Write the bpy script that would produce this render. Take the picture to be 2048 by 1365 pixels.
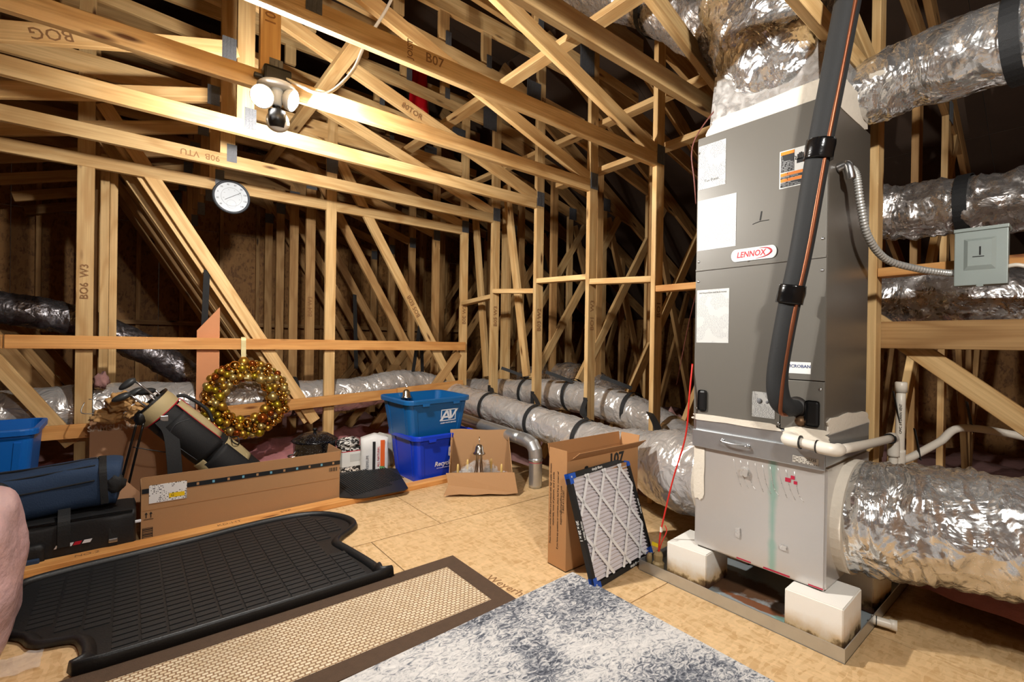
import bpy, bmesh, math, random
from mathutils import Vector, Matrix, noise
for o in list(bpy.data.objects): bpy.data.objects.remove(o)
SC = bpy.context.scene
COL = SC.collection
V = Vector
# ------------------------------------------------------------------ camera, world, exposure
CAM_H = 1.10
YAW, PITCH, ROLL, FPX = 0.679743, -0.002596, 0.0148948, 945.768
cy, sy = math.cos(YAW), math.sin(YAW)
fw = V((sy*math.cos(PITCH), cy*math.cos(PITCH), math.sin(PITCH)))
r0 = V((cy, -sy, 0)); u0 = r0.cross(fw)
rt = math.cos(ROLL)*r0 + math.sin(ROLL)*u0; up = rt.cross(fw)
cam = bpy.data.cameras.new('camera'); cam.sensor_width = 36; cam.sensor_fit = 'HORIZONTAL'
cam.lens = FPX/2048*36; cam.clip_start = 0.02; cam.clip_end = 60
camo = bpy.data.objects.new('camera', cam); COL.objects.link(camo)
camo.matrix_world = Matrix(((rt.x, up.x, -fw.x, 0), (rt.y, up.y, -fw.y, 0), (rt.z, up.z, -fw.z, CAM_H), (0, 0, 0, 1)))
SC.camera = camo
w = bpy.data.worlds.new('world'); SC.world = w; w.use_nodes = True
w.node_tree.nodes['Background'].inputs[0].default_value = (1.0, 0.86, 0.7, 1)
w.node_tree.nodes['Background'].inputs[1].default_value = 0.02
SC.view_settings.view_transform = 'Standard'; SC.view_settings.look = 'None'
SC.view_settings.gamma = 1.0; SC.view_settings.use_curve_mapping = False
SC.view_settings.exposure = 0.0
SC.cycles.max_bounces = 5; SC.cycles.diffuse_bounces = 3; SC.cycles.glossy_bounces = 3; SC.cycles.transmission_bounces = 2; SC.cycles.transparent_max_bounces = 6
SC.cycles.use_light_tree = False; SC.cycles.caustics_reflective = False; SC.cycles.caustics_refractive = False
LAMP_POWER = 32.0        # watts for each bulb head of the attic lamps
random.seed(7)

# ------------------------------------------------------------------ helpers: materials
MATS = {}
class NT:
    def __init__(s, name):
        s.m = bpy.data.materials.new(name); s.m.use_nodes = True
        s.t = s.m.node_tree; s.b = s.t.nodes['Principled BSDF']
    def n(s, kind, **kw):
        d = s.t.nodes.new(kind)
        for k, v in kw.items():
            if k.startswith('i_'):
                key = k[2:].replace('_', ' ')
                d.inputs[key].default_value = v
            else: setattr(d, k, v)
        return d
    def l(s, a, ao, b, bi): s.t.links.new(a.outputs[ao], b.inputs[bi])
    def set(s, **kw):
        for k, v in kw.items(): s.b.inputs[k.replace('_', ' ')].default_value = v
    def math(s, op, a, b=None):
        d = s.n('ShaderNodeMath', operation=op)
        for i, x in enumerate((a, b)):
            if x is None: continue
            if isinstance(x, (int, float)): d.inputs[i].default_value = x
            else: s.t.links.new(x, d.inputs[i])
        return d.outputs[0]
    def ramp(s, fac, stops, interp='LINEAR'):
        d = s.n('ShaderNodeValToRGB'); d.color_ramp.interpolation = interp
        e = d.color_ramp.elements
        while len(e) < len(stops): e.new(0.5)
        for q, (p, c) in zip(e, stops):
            q.position = p; q.color = tuple(c)+(1,) if len(c) == 3 else c
        s.t.links.new(fac, d.inputs[0]); return d.outputs[0]
    def mix(s, fac, a, b, mode='MIX'):
        d = s.n('ShaderNodeMix', data_type='RGBA', blend_type=mode)
        for i, x in ((0, fac), (6, a), (7, b)):
            if isinstance(x, (int, float)): d.inputs[i].default_value = x
            elif isinstance(x, (tuple, list)): d.inputs[i].default_value = tuple(x)+(1,) if len(x) == 3 else x
            else: s.t.links.new(x, d.inputs[i])
        return d.outputs[2]
    def coords(s, scale=(1, 1, 1), kind='Object', rot=(0, 0, 0), loc=None):
        tc = s.n('ShaderNodeTexCoord'); mp = s.n('ShaderNodeMapping')
        mp.inputs['Scale'].default_value = scale; mp.inputs['Rotation'].default_value = rot
        if loc is not None: mp.inputs['Location'].default_value = loc
        s.t.links.new(tc.outputs[kind], mp.inputs[0]); return mp.outputs[0]
    def noise(s, vec, scale, detail=3, rough=.5, dist=0, out=0):
        d = s.n('ShaderNodeTexNoise'); d.inputs['Scale'].default_value = scale
        d.inputs['Detail'].default_value = detail; d.inputs['Roughness'].default_value = rough
        d.inputs['Distortion'].default_value = dist
        if vec is not None: s.t.links.new(vec, d.inputs['Vector'])
        return d.outputs[out]
    def bump(s, h, strength, dist=.01, prev=None):
        d = s.n('ShaderNodeBump'); d.inputs['Strength'].default_value = strength; d.inputs['Distance'].default_value = dist
        s.t.links.new(h, d.inputs['Height'])
        if prev is not None: s.t.links.new(prev, d.inputs['Normal'])
        return d.outputs[0]
    def col(s, c): s.t.links.new(c, s.b.inputs['Base Color'])
    def nrm(s, c): s.t.links.new(c, s.b.inputs['Normal'])

def lin(r, g, b):
    f = lambda c: (c/255/12.92) if c <= 10 else ((c/255+.055)/1.055)**2.4
    return (f(r), f(g), f(b))

def plain(name, rgb, rough=.5, metal=0, bump=0, bscale=80, vary=.12, vscale=6, **kw):
    if name in MATS: return MATS[name]
    t = NT(name); c = lin(*rgb)
    t.set(Roughness=rough, Metallic=metal)
    for k, v in kw.items(): t.b.inputs[k.replace('_', ' ')].default_value = v
    vec = t.coords()
    nz = t.noise(vec, vscale, 4)
    t.col(t.mix(nz, tuple(x*(1-vary) for x in c), tuple(min(1, x*(1+vary)) for x in c)))
    if bump: t.nrm(t.bump(t.noise(vec, bscale, 3), bump, .004))
    MATS[name] = t.m; return t.m

def wood_mat(name, light, dark, knot, rough=.62, rnd=.35, sat=1.0):
    t = NT(name); t.set(Roughness=rough, Specular_IOR_Level=.3)
    oi = t.n('ShaderNodeObjectInfo'); tc = t.n('ShaderNodeTexCoord')
    off = t.n('ShaderNodeVectorMath', operation='SCALE'); off.inputs[3].default_value = 37.0
    cmb = t.n('ShaderNodeCombineXYZ')
    for i in range(3): t.t.links.new(oi.outputs['Random'], cmb.inputs[i])
    t.t.links.new(cmb.outputs[0], off.inputs[0])
    add = t.n('ShaderNodeVectorMath', operation='ADD')
    t.t.links.new(tc.outputs['Object'], add.inputs[0]); t.t.links.new(off.outputs[0], add.inputs[1])
    def mp(sc):
        m = t.n('ShaderNodeMapping'); m.inputs['Scale'].default_value = sc
        t.t.links.new(add.outputs[0], m.inputs[0]); return m.outputs[0]
    warp = t.noise(mp((.9, 5, 5)), 1.6, 2, .5)
    wv = t.math('MULTIPLY', warp, 26.0)
    ring = t.math('SINE', wv)
    ring = t.math('MULTIPLY_ADD', ring, .5); t.t.nodes[-1].inputs[2].default_value = .5
    ring = t.math('POWER', ring, 1.6)
    fine = t.noise(mp((1.4, 75, 75)), 1.4, 4, .65)
    big = t.noise(mp((1.2, 2, 2)), 1.1, 2)
    c = t.mix(t.math('MULTIPLY', ring, .7), light, dark)
    c = t.mix(t.ramp(fine, [(.38, (0, 0, 0)), (.72, (.6, .6, .6))]), c, tuple(x*.82 for x in dark))
    c = t.mix(t.ramp(big, [(.5, (0, 0, 0)), (.8, (.25, .25, .25))]), c, tuple(x*.8 for x in dark))
    vo = t.n('ShaderNodeTexVoronoi'); vo.inputs['Scale'].default_value = 1.0
    t.t.links.new(mp((1.9, 8, 8)), vo.inputs['Vector'])
    kn = t.ramp(vo.outputs['Distance'], [(.05, (1, 1, 1)), (.09, (.5, .5, .5)), (.125, (0, 0, 0))])
    c = t.mix(kn, c, knot)
    hs = t.n('ShaderNodeHueSaturation'); hs.inputs['Saturation'].default_value = sat
    rv = t.math('MULTIPLY_ADD', oi.outputs['Random'], rnd); t.t.nodes[-1].inputs[2].default_value = 1.0-rnd*.6
    t.t.links.new(rv, hs.inputs['Value']); t.t.links.new(c, hs.inputs['Color'])
    t.col(hs.outputs[0])
    t.nrm(t.bump(fine, .25, .003))
    MATS[name] = t.m; return t.m

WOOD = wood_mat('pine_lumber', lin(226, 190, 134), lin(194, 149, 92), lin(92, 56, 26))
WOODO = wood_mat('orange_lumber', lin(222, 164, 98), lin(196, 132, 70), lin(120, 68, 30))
WOODD = wood_mat('dimmed_lumber', lin(192, 152, 100), lin(152, 110, 64), lin(70, 44, 20))  # darker copy of the pine; dimness of the background put into its colour

def osb_mat(name, a, b, c, s=1.0):
    t = NT(name); t.set(Roughness=.6, Specular_IOR_Level=.3)
    vec = t.coords()
    rot = t.n('ShaderNodeTexNoise'); rot.inputs['Scale'].default_value = 9*s
    t.t.links.new(vec, rot.inputs['Vector'])
    def flakes(sc, sd, ang):
        m = t.n('ShaderNodeMapping'); m.inputs['Scale'].default_value = sc; m.inputs['Location'].default_value = (sd, sd*2, 0)
        m.inputs['Rotation'].default_value = (0, 0, ang)
        t.t.links.new(vec, m.inputs[0])
        v = t.n('ShaderNodeTexVoronoi'); v.inputs['Scale'].default_value = 1
        mm = t.n('ShaderNodeVectorMath', operation='MULTIPLY_ADD')
        t.t.links.new(rot.outputs['Color'], mm.inputs[0]); mm.inputs[1].default_value = (1.6, 1.6, 1.6)
        t.t.links.new(m.outputs[0], mm.inputs[2]); t.t.links.new(mm.outputs[0], v.inputs['Vector'])
        return v.outputs['Color']
    f1 = flakes((14*s, 46*s, 14*s), 3, .3); f2 = flakes((44*s, 15*s, 15*s), 11, -.4)
    g = t.n('ShaderNodeRGBToBW'); t.t.links.new(f1, g.inputs[0])
    h = t.n('ShaderNodeRGBToBW'); t.t.links.new(f2, h.inputs[0])
    ff = t.math('MULTIPLY_ADD', g.outputs[0], .5); t.t.links.new(t.math('MULTIPLY', h.outputs[0], .5), t.t.nodes[-2].inputs[2])
    q = t.ramp(ff, [(.2, b), (.5, a), (.78, tuple(min(1, x*1.12) for x in a))])
    spots = t.noise(vec, 30*s, 4, .7)
    q = t.mix(t.ramp(spots, [(.66, (0, 0, 0)), (.74, (.7, .7, .7))]), q, c)
    big = t.noise(vec, 1.3, 3)
    q = t.mix(t.ramp(big, [(.4, (0, 0, 0)), (.75, (.35, .35, .35))]), q, b)
    t.col(q); t.nrm(t.bump(ff, .15, .003))
    MATS[name] = t.m; return t.m
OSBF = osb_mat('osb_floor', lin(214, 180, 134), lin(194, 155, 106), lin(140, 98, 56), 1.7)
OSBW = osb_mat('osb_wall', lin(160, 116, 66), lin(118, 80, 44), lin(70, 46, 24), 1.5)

def foil_mat(name, tint=(.88, .88, .88), rough=.2, strength=.55, scale=1.0, dark=(.62, .61, .60), metal=.88):
    t = NT(name); t.set(Metallic=metal, Roughness=rough)
    vec = t.coords()
    n1 = t.noise(vec, 6*scale, 3, .5, 1.5)
    n2 = t.noise(vec, 40*scale, 3, .55, .8)
    r1 = n1
    wv = t.n('ShaderNodeVectorMath', operation='MULTIPLY_ADD'); nz3 = t.n('ShaderNodeTexNoise'); nz3.inputs['Scale'].default_value = 9*scale
    t.t.links.new(vec, nz3.inputs['Vector']); t.t.links.new(nz3.outputs['Color'], wv.inputs[0]); wv.inputs[1].default_value = (.09, .09, .09); t.t.links.new(vec, wv.inputs[2])
    vo = t.n('ShaderNodeTexVoronoi', feature='F1'); vo.inputs['Scale'].default_value = 12*scale
    t.t.links.new(wv.outputs[0], vo.inputs['Vector'])
    vo2 = t.n('ShaderNodeTexVoronoi', feature='F1'); vo2.inputs['Scale'].default_value = 38*scale
    t.t.links.new(wv.outputs[0], vo2.inputs['Vector'])
    b = t.bump(r1, strength*.8, .06); b = t.bump(vo.outputs[0], strength*.8, .03, b); b = t.bump(vo2.outputs[0], strength*.28, .008, b); b = t.bump(n2, strength*.15, .004, b)
    t.nrm(b)
    t.col(t.mix(t.noise(vec, 3*scale, 3), tint, dark))
    t.t.links.new(t.ramp(n2, [(.3, (rough*.6,)*3), (.7, (rough*1.7,)*3)]), t.b.inputs['Roughness'])
    MATS[name] = t.m; return t.m
FOIL = foil_mat('duct_foil')
FOILD = foil_mat('dull_duct_foil', (.72, .69, .67), .25, .5, 1.0, (.48, .45, .44))
_w = NT('clear_wrap_foil'); _w.set(Metallic=.62, Roughness=.27); _v = _w.coords()
_w.col(_w.mix(_w.noise(_v, 4, 3), (.80, .78, .76), (.66, .64, .62)))
_w.nrm(_w.bump(_w.noise(_v, 30, 2), .10, .01, _w.bump(_w.noise(_v, 9, 3, .55, .8), .55, .05))); FOILW = _w.m; MATS['clear_wrap_foil'] = _w.m
FOILB = foil_mat('board_foil', (.82, .81, .79), .28, .07, .7, (.72, .70, .68), .7)
_g = NT('galvanized_steel'); _g.set(Metallic=.85, Roughness=.33); _v = _g.coords()
_g.col(_g.mix(_g.noise(_v, 18, 4, .6), (.62, .64, .65), (.5, .52, .54))); _g.nrm(_g.bump(_g.noise(_v, 6, 2), .05, .01)); GALV = _g.m; MATS['galvanized_steel'] = _g.m
PINK = plain('pink_insulation', (186, 122, 124), .95, 0, 1.0, 40, .3, 9)
PINKG = plain('dusty_pink_insulation', (150, 112, 108), .95, 0, 1.0, 30, .3, 7)
AHUM = plain('taupe_painted_steel', (106, 102, 95), .38, .1, .02, 300, .03, 2)
AHUD = plain('taupe_side_steel', (108, 101, 92), .33, .35, .02, 300, .03, 2)
WHITE = plain('white_plastic', (232, 228, 218), .4, 0, 0, 80, .03)
PVC = plain('pvc_white', (228, 220, 206), .35, 0, 0, 80, .04)
PAPER = plain('white_paper', (226, 226, 222), .6, 0, 0, 80, .01)
MASTIC = plain('white_mastic', (222, 212, 196), .75, 0, .5, 60, .08, 12)
BLACK = plain('black_foam', (26, 27, 28), .75, 0, .15, 120, .1)
BLACKP = plain('black_plastic', (16, 16, 17), .4, 0, 0, 80, .1)
STRAP = plain('black_webbing', (22, 23, 25), .7, 0, .4, 300, .15)
TAPEB = plain('black_tape', (14, 14, 15), .18, 0, .2, 60, .1)
COPPER = plain('copper', (126, 74, 48), .42, .7, .1, 60, .15)
STEEL = plain('bright_steel', (190, 192, 195), .28, 1, 0, 80, .08)
CARD = plain('cardboard', (174, 133, 92), .8, 0, .1, 200, .04, 3)
CARDD = plain('dark_cardboard', (176, 128, 82), .8, 0, .1, 200, .05, 3)
INK = plain('black_ink', (22, 20, 20), .7, 0, 0, 80, .05)
INKS = plain('lumber_stamp_ink', (138, 98, 60), .8, 0, 0, 80, .3, 60)
PLATE = plain('nail_plate', (98, 99, 102), .5, .35, .5, 160, .2, 60)
FOAMW = plain('white_foam', (240, 234, 224), .85, 0, .05, 90, .02, 4)

def obj_mat_print(name, paper=(200, 200, 197), ink=(90, 90, 95), row=.008, dens=.5, yaxis=0, zaxis=1, wd=90):
    """white label with rows of small print (flat print)"""
    if name in MATS: return MATS[name]
    t = NT(name); t.set(Roughness=.5)
    tc = t.n('ShaderNodeTexCoord'); sp = t.n('ShaderNodeSeparateXYZ'); t.t.links.new(tc.outputs['Object'], sp.inputs[0])
    z = t.math('DIVIDE', sp.outputs[zaxis], row)
    fr = t.math('FRACT', t.math('ADD', z, 1000.0)); fl = t.math('FLOOR', z)
    c = t.n('ShaderNodeCombineXYZ'); t.t.links.new(t.math('MULTIPLY', sp.outputs[yaxis], wd), c.inputs[0]); t.t.links.new(fl, c.inputs[1])
    nz = t.noise(c.outputs[0], 1.0, 2, .7)
    c2 = t.n('ShaderNodeCombineXYZ'); t.t.links.new(t.math('MULTIPLY', sp.outputs[yaxis], 14.0), c2.inputs[0]); t.t.links.new(t.math('MULTIPLY', sp.outputs[zaxis], 14.0), c2.inputs[1])
    blk = t.noise(c2.outputs[0], 1.0, 1)
    k = t.math('MULTIPLY', t.math('LESS_THAN', fr, .5), t.math('GREATER_THAN', nz, 1-dens))
    k = t.math('MULTIPLY', k, t.math('GREATER_THAN', blk, .46))
    t.col(t.mix(k, lin(*paper), lin(*ink))); MATS[name] = t.m; return t.m
PRINT = obj_mat_print('printed_label', ink=(96, 96, 100), row=.0055, dens=.5, wd=260)
PRINTL = obj_mat_print('faint_printed_label', ink=(158, 158, 161), row=.0055, dens=.5, wd=260)
PRINTK = obj_mat_print('black_warning_print', (24, 24, 26), (150, 150, 150), .006, .55)
PRINTO = obj_mat_print('orange_warning_print', (232, 130, 20), (60, 30, 10), .014, .4)

# ------------------------------------------------------------------ helpers: objects
def empty(name, loc, label, cat, group=None, kind=None):
    o = bpy.data.objects.new(name, None); COL.objects.link(o); o.location = loc
    o.empty_display_size = .05
    tag(o, label, cat, group, kind); return o
def tag(o, label=None, cat=None, group=None, kind=None):
    if label: o['label'] = label
    if cat: o['category'] = cat
    if group: o['group'] = group
    if kind: o['kind'] = kind
    return o
def wm(o):
    m = Matrix.Translation(o.location) if o.rotation_mode and not any(o.rotation_euler) else o.matrix_basis.copy()
    while o.parent: o = o.parent; m = (Matrix.Translation(o.location) if o.type == 'EMPTY' else o.matrix_basis) @ m
    return m
WORLD = {}
def link(name, mesh, mat, parent=None, M=None, smooth=False):
    o = bpy.data.objects.new(name, mesh); COL.objects.link(o)
    if mat is not None and not mesh.materials:
        for m in (mat if isinstance(mat, (list, tuple)) else [mat]): mesh.materials.append(m)
    M = M or Matrix.Identity(4)
    WORLD[o.name] = M.copy()
    if parent is not None:
        o.parent = parent
        P = WORLD.get(parent.name) or Matrix.Translation(parent.location)
        o.matrix_basis = P.inverted() @ M
    else: o.matrix_basis = M
    if smooth: mesh.polygons.foreach_set('use_smooth', [True]*len(mesh.polygons)); mesh.update()
    return o
def from_bm(name, bm, mat, parent=None, M=None, smooth=False):
    me = bpy.data.meshes.new(name); bm.normal_update(); bm.to_mesh(me); bm.free()
    return link(name, me, mat, parent, M, smooth)
def raw(name, vs, fs, mat, parent=None, M=None, smooth=False):
    me = bpy.data.meshes.new(name); me.from_pydata([tuple(v) for v in vs], [], fs); me.update()
    return link(name, me, mat, parent, M, smooth)
def T(x, y, z): return Matrix.Translation((x, y, z))
def frame(o, x, y, z=None):
    x = V(x).normalized(); y = V(y); y = (y-x*y.dot(x)).normalized(); z = x.cross(y)
    return Matrix(((x.x, y.x, z.x, o[0]), (x.y, y.y, z.y, o[1]), (x.z, y.z, z.z, o[2]), (0, 0, 0, 1)))
def bm_box(bm, c, s, M=None):
    r = bmesh.ops.create_cube(bm, size=1)['verts']
    for v in r:
        v.co = V((v.co.x*s[0]+c[0], v.co.y*s[1]+c[1], v.co.z*s[2]+c[2]))
        if M: v.co = M @ v.co
    return r
def box(name, lo, hi, mat, parent=None, bevel=0, M=None):
    """axis aligned box lo..hi, origin at its centre"""
    c = [(a+b)/2 for a, b in zip(lo, hi)]; s = [b-a for a, b in zip(lo, hi)]
    bm = bmesh.new(); bm_box(bm, (0, 0, 0), s)
    if bevel: bmesh.ops.bevel(bm, geom=bm.edges[:], offset=bevel, segments=2, affect='EDGES', profile=.6)
    return from_bm(name, bm, mat, parent, (M @ T(*c)) if M else T(*c))
def plank(name, parent, A, B, wdt=.089, thk=.038, across=(0, 1, 0), mat=None, cutA=0, cutB=0):
    """lumber from A to B (centre line); thickness along `across`, width in the third direction"""
    A, B = V(A), V(B); L = (B-A).length
    M = frame((A+B)/2, B-A, across)
    bm = bmesh.new(); vs = bm_box(bm, (0, 0, 0), (L, thk, wdt))
    for v in vs:
        if v.co.x < 0: v.co.x -= cutA*(v.co.z/wdt)*wdt
        else: v.co.x += cutB*(v.co.z/wdt)*wdt
    bmesh.ops.bevel(bm, geom=bm.edges[:], offset=.0025, segments=1, affect='EDGES')
    return from_bm(name, bm, mat or WOOD, parent, M)
def spline(pts, n):
    """catmull rom through pts (tuples of any length)"""
    P = [V(p) if len(p) <= 4 else p for p in pts]; out = []
    k = len(P)-1
    for i in range(n+1):
        u = i/n*k; s = min(int(u), k-1); f = u-s
        p0, p1, p2, p3 = P[max(s-1, 0)], P[s], P[s+1], P[min(s+2, k)]
        out.append(.5*((2*p1)+(p2-p0)*f+(2*p0-5*p1+4*p2-p3)*f*f+(3*p1-p0-3*p2+p3)*f**3))
    return out
def tube(name, pts, rad, mat, parent=None, seg=16, n=40, wob=0, wfreq=12, squash=1.0, caps=True, fold=0, ffreq=60, smooth=True):
    """swept tube; rad is a number or a list matching pts; wob/fold crumple the skin"""
    rs = rad if isinstance(rad, (list, tuple)) else [rad]*len(pts)
    q = spline([tuple(p)+(r,) for p, r in zip(pts, rs)], n)
    C = [V(v[:3]) for v in q]; R = [v[3] for v in q]
    org = C[0].copy(); vs = []; fs = []
    t0 = (C[1]-C[0]).normalized(); nx = t0.orthogonal().normalized()
    if abs(t0.z) < .9: nx = V((0, 0, 1)); nx = (nx-t0*nx.dot(t0)).normalized()
    sd = hash(name) % 97 * .37 if False else len(name)*1.7
    for i in range(n+1):
        t = (C[min(i+1, n)]-C[max(i-1, 0)]).normalized()
        nx = (nx-t*nx.dot(t)).normalized(); ny = t.cross(nx)
        for j in range(seg):
            a = 2*math.pi*j/seg
            d = nx*math.cos(a)*squash+ny*math.sin(a)
            rr = R[i]
            p = C[i]+d*rr
            if wob: rr += wob*noise.noise(p*wfreq+V((sd, 0, 0))) + .45*wob*noise.noise(p*wfreq*2.7)
            if fold: rr += fold*(abs(noise.noise(V((i/n*ffreq, math.cos(a)*1.3+sd, math.sin(a)*1.3))))*2-.5)
            vs.append(C[i]+d*rr-org)
    for i in range(n):
        for j in range(seg):
            a, b = i*seg+j, i*seg+(j+1) % seg
            fs.append((a, a+seg, b+seg, b))
    if caps:
        fs.append(tuple(range(seg))); fs.append(tuple(reversed(range(n*seg, n*seg+seg))))
    o = raw(name, vs, fs, mat, parent, T(*org), False)
    if smooth:
        me = o.data; me.polygons.foreach_set('use_smooth', [len(p.vertices) == 4 for p in me.polygons]); me.update()
    return o
def ribbon(name, pts, width, thk, side, mat, parent=None, n=24):
    """flat strap along pts; width along `side`"""
    C = spline([tuple(p) for p in pts], n); s = V(side).normalized(); org = C[0].copy(); vs = []; fs = []
    for i in range(n+1):
        t = (C[min(i+1, n)]-C[max(i-1, 0)]).normalized(); ss = (s-t*s.dot(t)).normalized(); nn = t.cross(ss)
        for a, b in ((-1, -1), (1, -1), (1, 1), (-1, 1)):
            vs.append(C[i]+ss*a*width/2+nn*b*thk/2-org)
    for i in range(n):
        for j in range(4):
            a, b = i*4+j, i*4+(j+1) % 4
            fs.append((a, b, b+4, a+4))
    fs.append((3, 2, 1, 0)); fs.append((n*4, n*4+1, n*4+2, n*4+3))
    return raw(name, vs, fs, mat, parent, T(*org))
def hoop(name, centre, axis, r, width, thk, mat, parent, seg=36, a0=0, a1=2*math.pi, upv=(0, 0, 1)):
    """band around a duct"""
    ax = V(axis).normalized(); u = V(upv); u = (u-ax*u.dot(ax)).normalized(); v = ax.cross(u)
    vs = []; fs = []; full = abs(a1-a0-2*math.pi) < 1e-6
    m = seg if full else seg+1
    for i in range(m):
        a = a0+(a1-a0)*i/seg; d = u*math.cos(a)+v*math.sin(a)
        for rr, ww in ((r, -1), (r, 1), (r+thk, 1), (r+thk, -1)): vs.append(d*rr+ax*ww*width/2)
    for i in range(seg):
        k = (i+1) % m
        for j in range(4):
            fs.append((i*4+j, i*4+(j+1) % 4, k*4+(j+1) % 4, k*4+j))
    if not full: fs.append((3, 2, 1, 0)); fs.append(tuple((m-1)*4+j for j in range(4)))
    return raw(name, vs, fs, mat, parent, T(*centre))
def lathe(name, prof, mat, parent=None, M=None, seg=32, smooth=True, caps=True):
    vs = []; fs = []; n = len(prof)
    for r, z in prof:
        for j in range(seg):
            a = 2*math.pi*j/seg; vs.append((r*math.cos(a), r*math.sin(a), z))
    for i in range(n-1):
        for j in range(seg):
            a, b = i*seg+j, i*seg+(j+1) % seg; fs.append((a, b, b+seg, a+seg))
    if caps and prof[0][0] > 1e-5: fs.append(tuple(reversed(range(seg))))
    if caps and prof[-1][0] > 1e-5: fs.append(tuple(range((n-1)*seg, n*seg)))
    me = bpy.data.meshes.new(name); me.from_pydata(vs, [], fs); me.update()
    bm = bmesh.new(); bm.from_mesh(me); bmesh.ops.remove_doubles(bm, verts=bm.verts, dist=1e-6)
    if smooth:
        for f in bm.faces: f.smooth = len(f.verts) <= 4
    bm.to_mesh(me); bm.free()
    return link(name, me, mat, parent, M)
def text(name, s, M, size, mat, parent, depth=.0006, align='CENTER', shear=0, sx=1.0, bold=0):
    cu = bpy.data.curves.new(name, 'FONT'); cu.body = s; cu.size = size; cu.extrude = depth; cu.align_x = align; cu.align_y = 'CENTER'
    cu.shear = shear; cu.offset = bold; cu.resolution_u = 2
    o = bpy.data.objects.new('tmp', cu); COL.objects.link(o)
    dg = bpy.context.evaluated_depsgraph_get(); me = bpy.data.meshes.new_from_object(o.evaluated_get(dg))
    bpy.data.objects.remove(o); me.name = name
    if sx != 1.0:
        for v in me.vertices: v.co.x *= sx
    me.materials.clear()
    return link(name, me, mat, parent, M)
def poly(name, pts, z0, z1, mat, parent=None, M=None):
    """extruded outline (list of xy) between z0 and z1"""
    n = len(pts); vs = [(x, y, z0) for x, y in pts]+[(x, y, z1) for x, y in pts]
    fs = [tuple(reversed(range(n))), tuple(range(n, 2*n))]+[(i, (i+1) % n, n+(i+1) % n, n+i) for i in range(n)]
    return raw(name, vs, fs, mat, parent, M)
def MX(x, y, z): return frame((x, y, z), (0, -1, 0), (0, 0, 1))     # a face looking toward -X
def MY(x, y, z): return frame((x, y, z), (1, 0, 0), (0, 0, 1))      # a face looking toward -Y
def copy_tree(root, loc, label=None):
    r = root.copy(); COL.objects.link(r); r.location = loc
    if label: r['label'] = label
    for ch in list(root.children):
        c = ch.copy(); COL.objects.link(c); c.parent = r
        for g in list(ch.children):
            d = g.copy(); COL.objects.link(d); d.parent = c
    return r
# ------------------------------------------------------------------ attic lamp (round LED heads on a junction box)
HEADS = ((-.052, -.035, -.005, (-.38, -.80, -.42), .9), (.067, -.03, .02, (.78, -.52, -.36), 2.0), (.02, .0, -.085, (.25, .9, -.2), 1.25))
def attic_lamp(loc, label, light=LAMP_POWER, heads=HEADS):
    x, y, z = loc
    L = empty('attic_lamp', loc, label, 'lamp', 'attic lamps')
    box('junction_box', (x-.05, y-.045, z+.075), (x+.07, y+.02, z+.15), BLACKP, L, .012)
    box('mounting_ear', (x-.085, y-.02, z+.09), (x-.045, y+.005, z+.105), BLACKP, L, .003)
    lathe('canopy', [(.0, .0), (.075, 0), (.085, .008), (.08, .018), (.03, .03), (0, .03)], WHITE, L, T(x+.01, y-.02, z+.05), 40)
    lathe('socket', [(0, -.07), (.022, -.07), (.024, -.01), (.03, .012), (0, .012)], plain('lamp_socket', (205, 205, 200), .4), L, T(x+.01, y-.02, z+.045), 24)
    lathe('heat_sink', [(0, -.05), (.03, -.05), (.038, -.02), (.038, .02), (.02, .03), (0, .03)], BLACKP, L, T(x+.012, y-.02, z-.07), 24)
    if 'led_glow' not in MATS:
        t = NT('led_glow'); t.set(Base_Color=(1, 1, 1, 1), Emission_Color=(1.0, .97, .93, 1), Emission_Strength=60); MATS['led_glow'] = t.m; t.m.cycles.emission_sampling = 'NONE'
    for (dx, dy, dz, face, pw) in heads:
        f = V(face).normalized(); c = V((x+dx, y+dy, z+dz)); q = f.to_track_quat('-Z', 'Y'); M = T(*c) @ q.to_matrix().to_4x4()
        h = lathe('lamp_head', [(.0, .03), (.03, .027), (.049, .010), (.052, -.012), (.049, -.014), (.0, -.014)], WHITE, L, M, 32)
        tube('lamp_arm', [(x+.012, y-.02, z-.03), tuple(V((x+.012, y-.02, z-.03)).lerp(M @ V((0, 0, .03)), .5)), tuple(M @ V((0, 0, .02)))], .012, BLACKP, L, 10, 6)
        d = lathe('diffuser', [(0, -.028), (.03, -.026), (.048, -.0145), (.0, -.0145)], MATS['led_glow'], h, M, 32)
        ld = bpy.data.lights.new('lamp_light', 'AREA'); ld.shape = 'DISK'; ld.size = .08; ld.energy = light*pw; ld.color = (1.0, .965, .905)
        lo = bpy.data.objects.new('lamp_light', ld); COL.objects.link(lo); lo.parent = L
        lo.matrix_basis = Matrix.Translation(-V(loc)) @ M @ T(0, 0, -.030)
    return L

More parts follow.
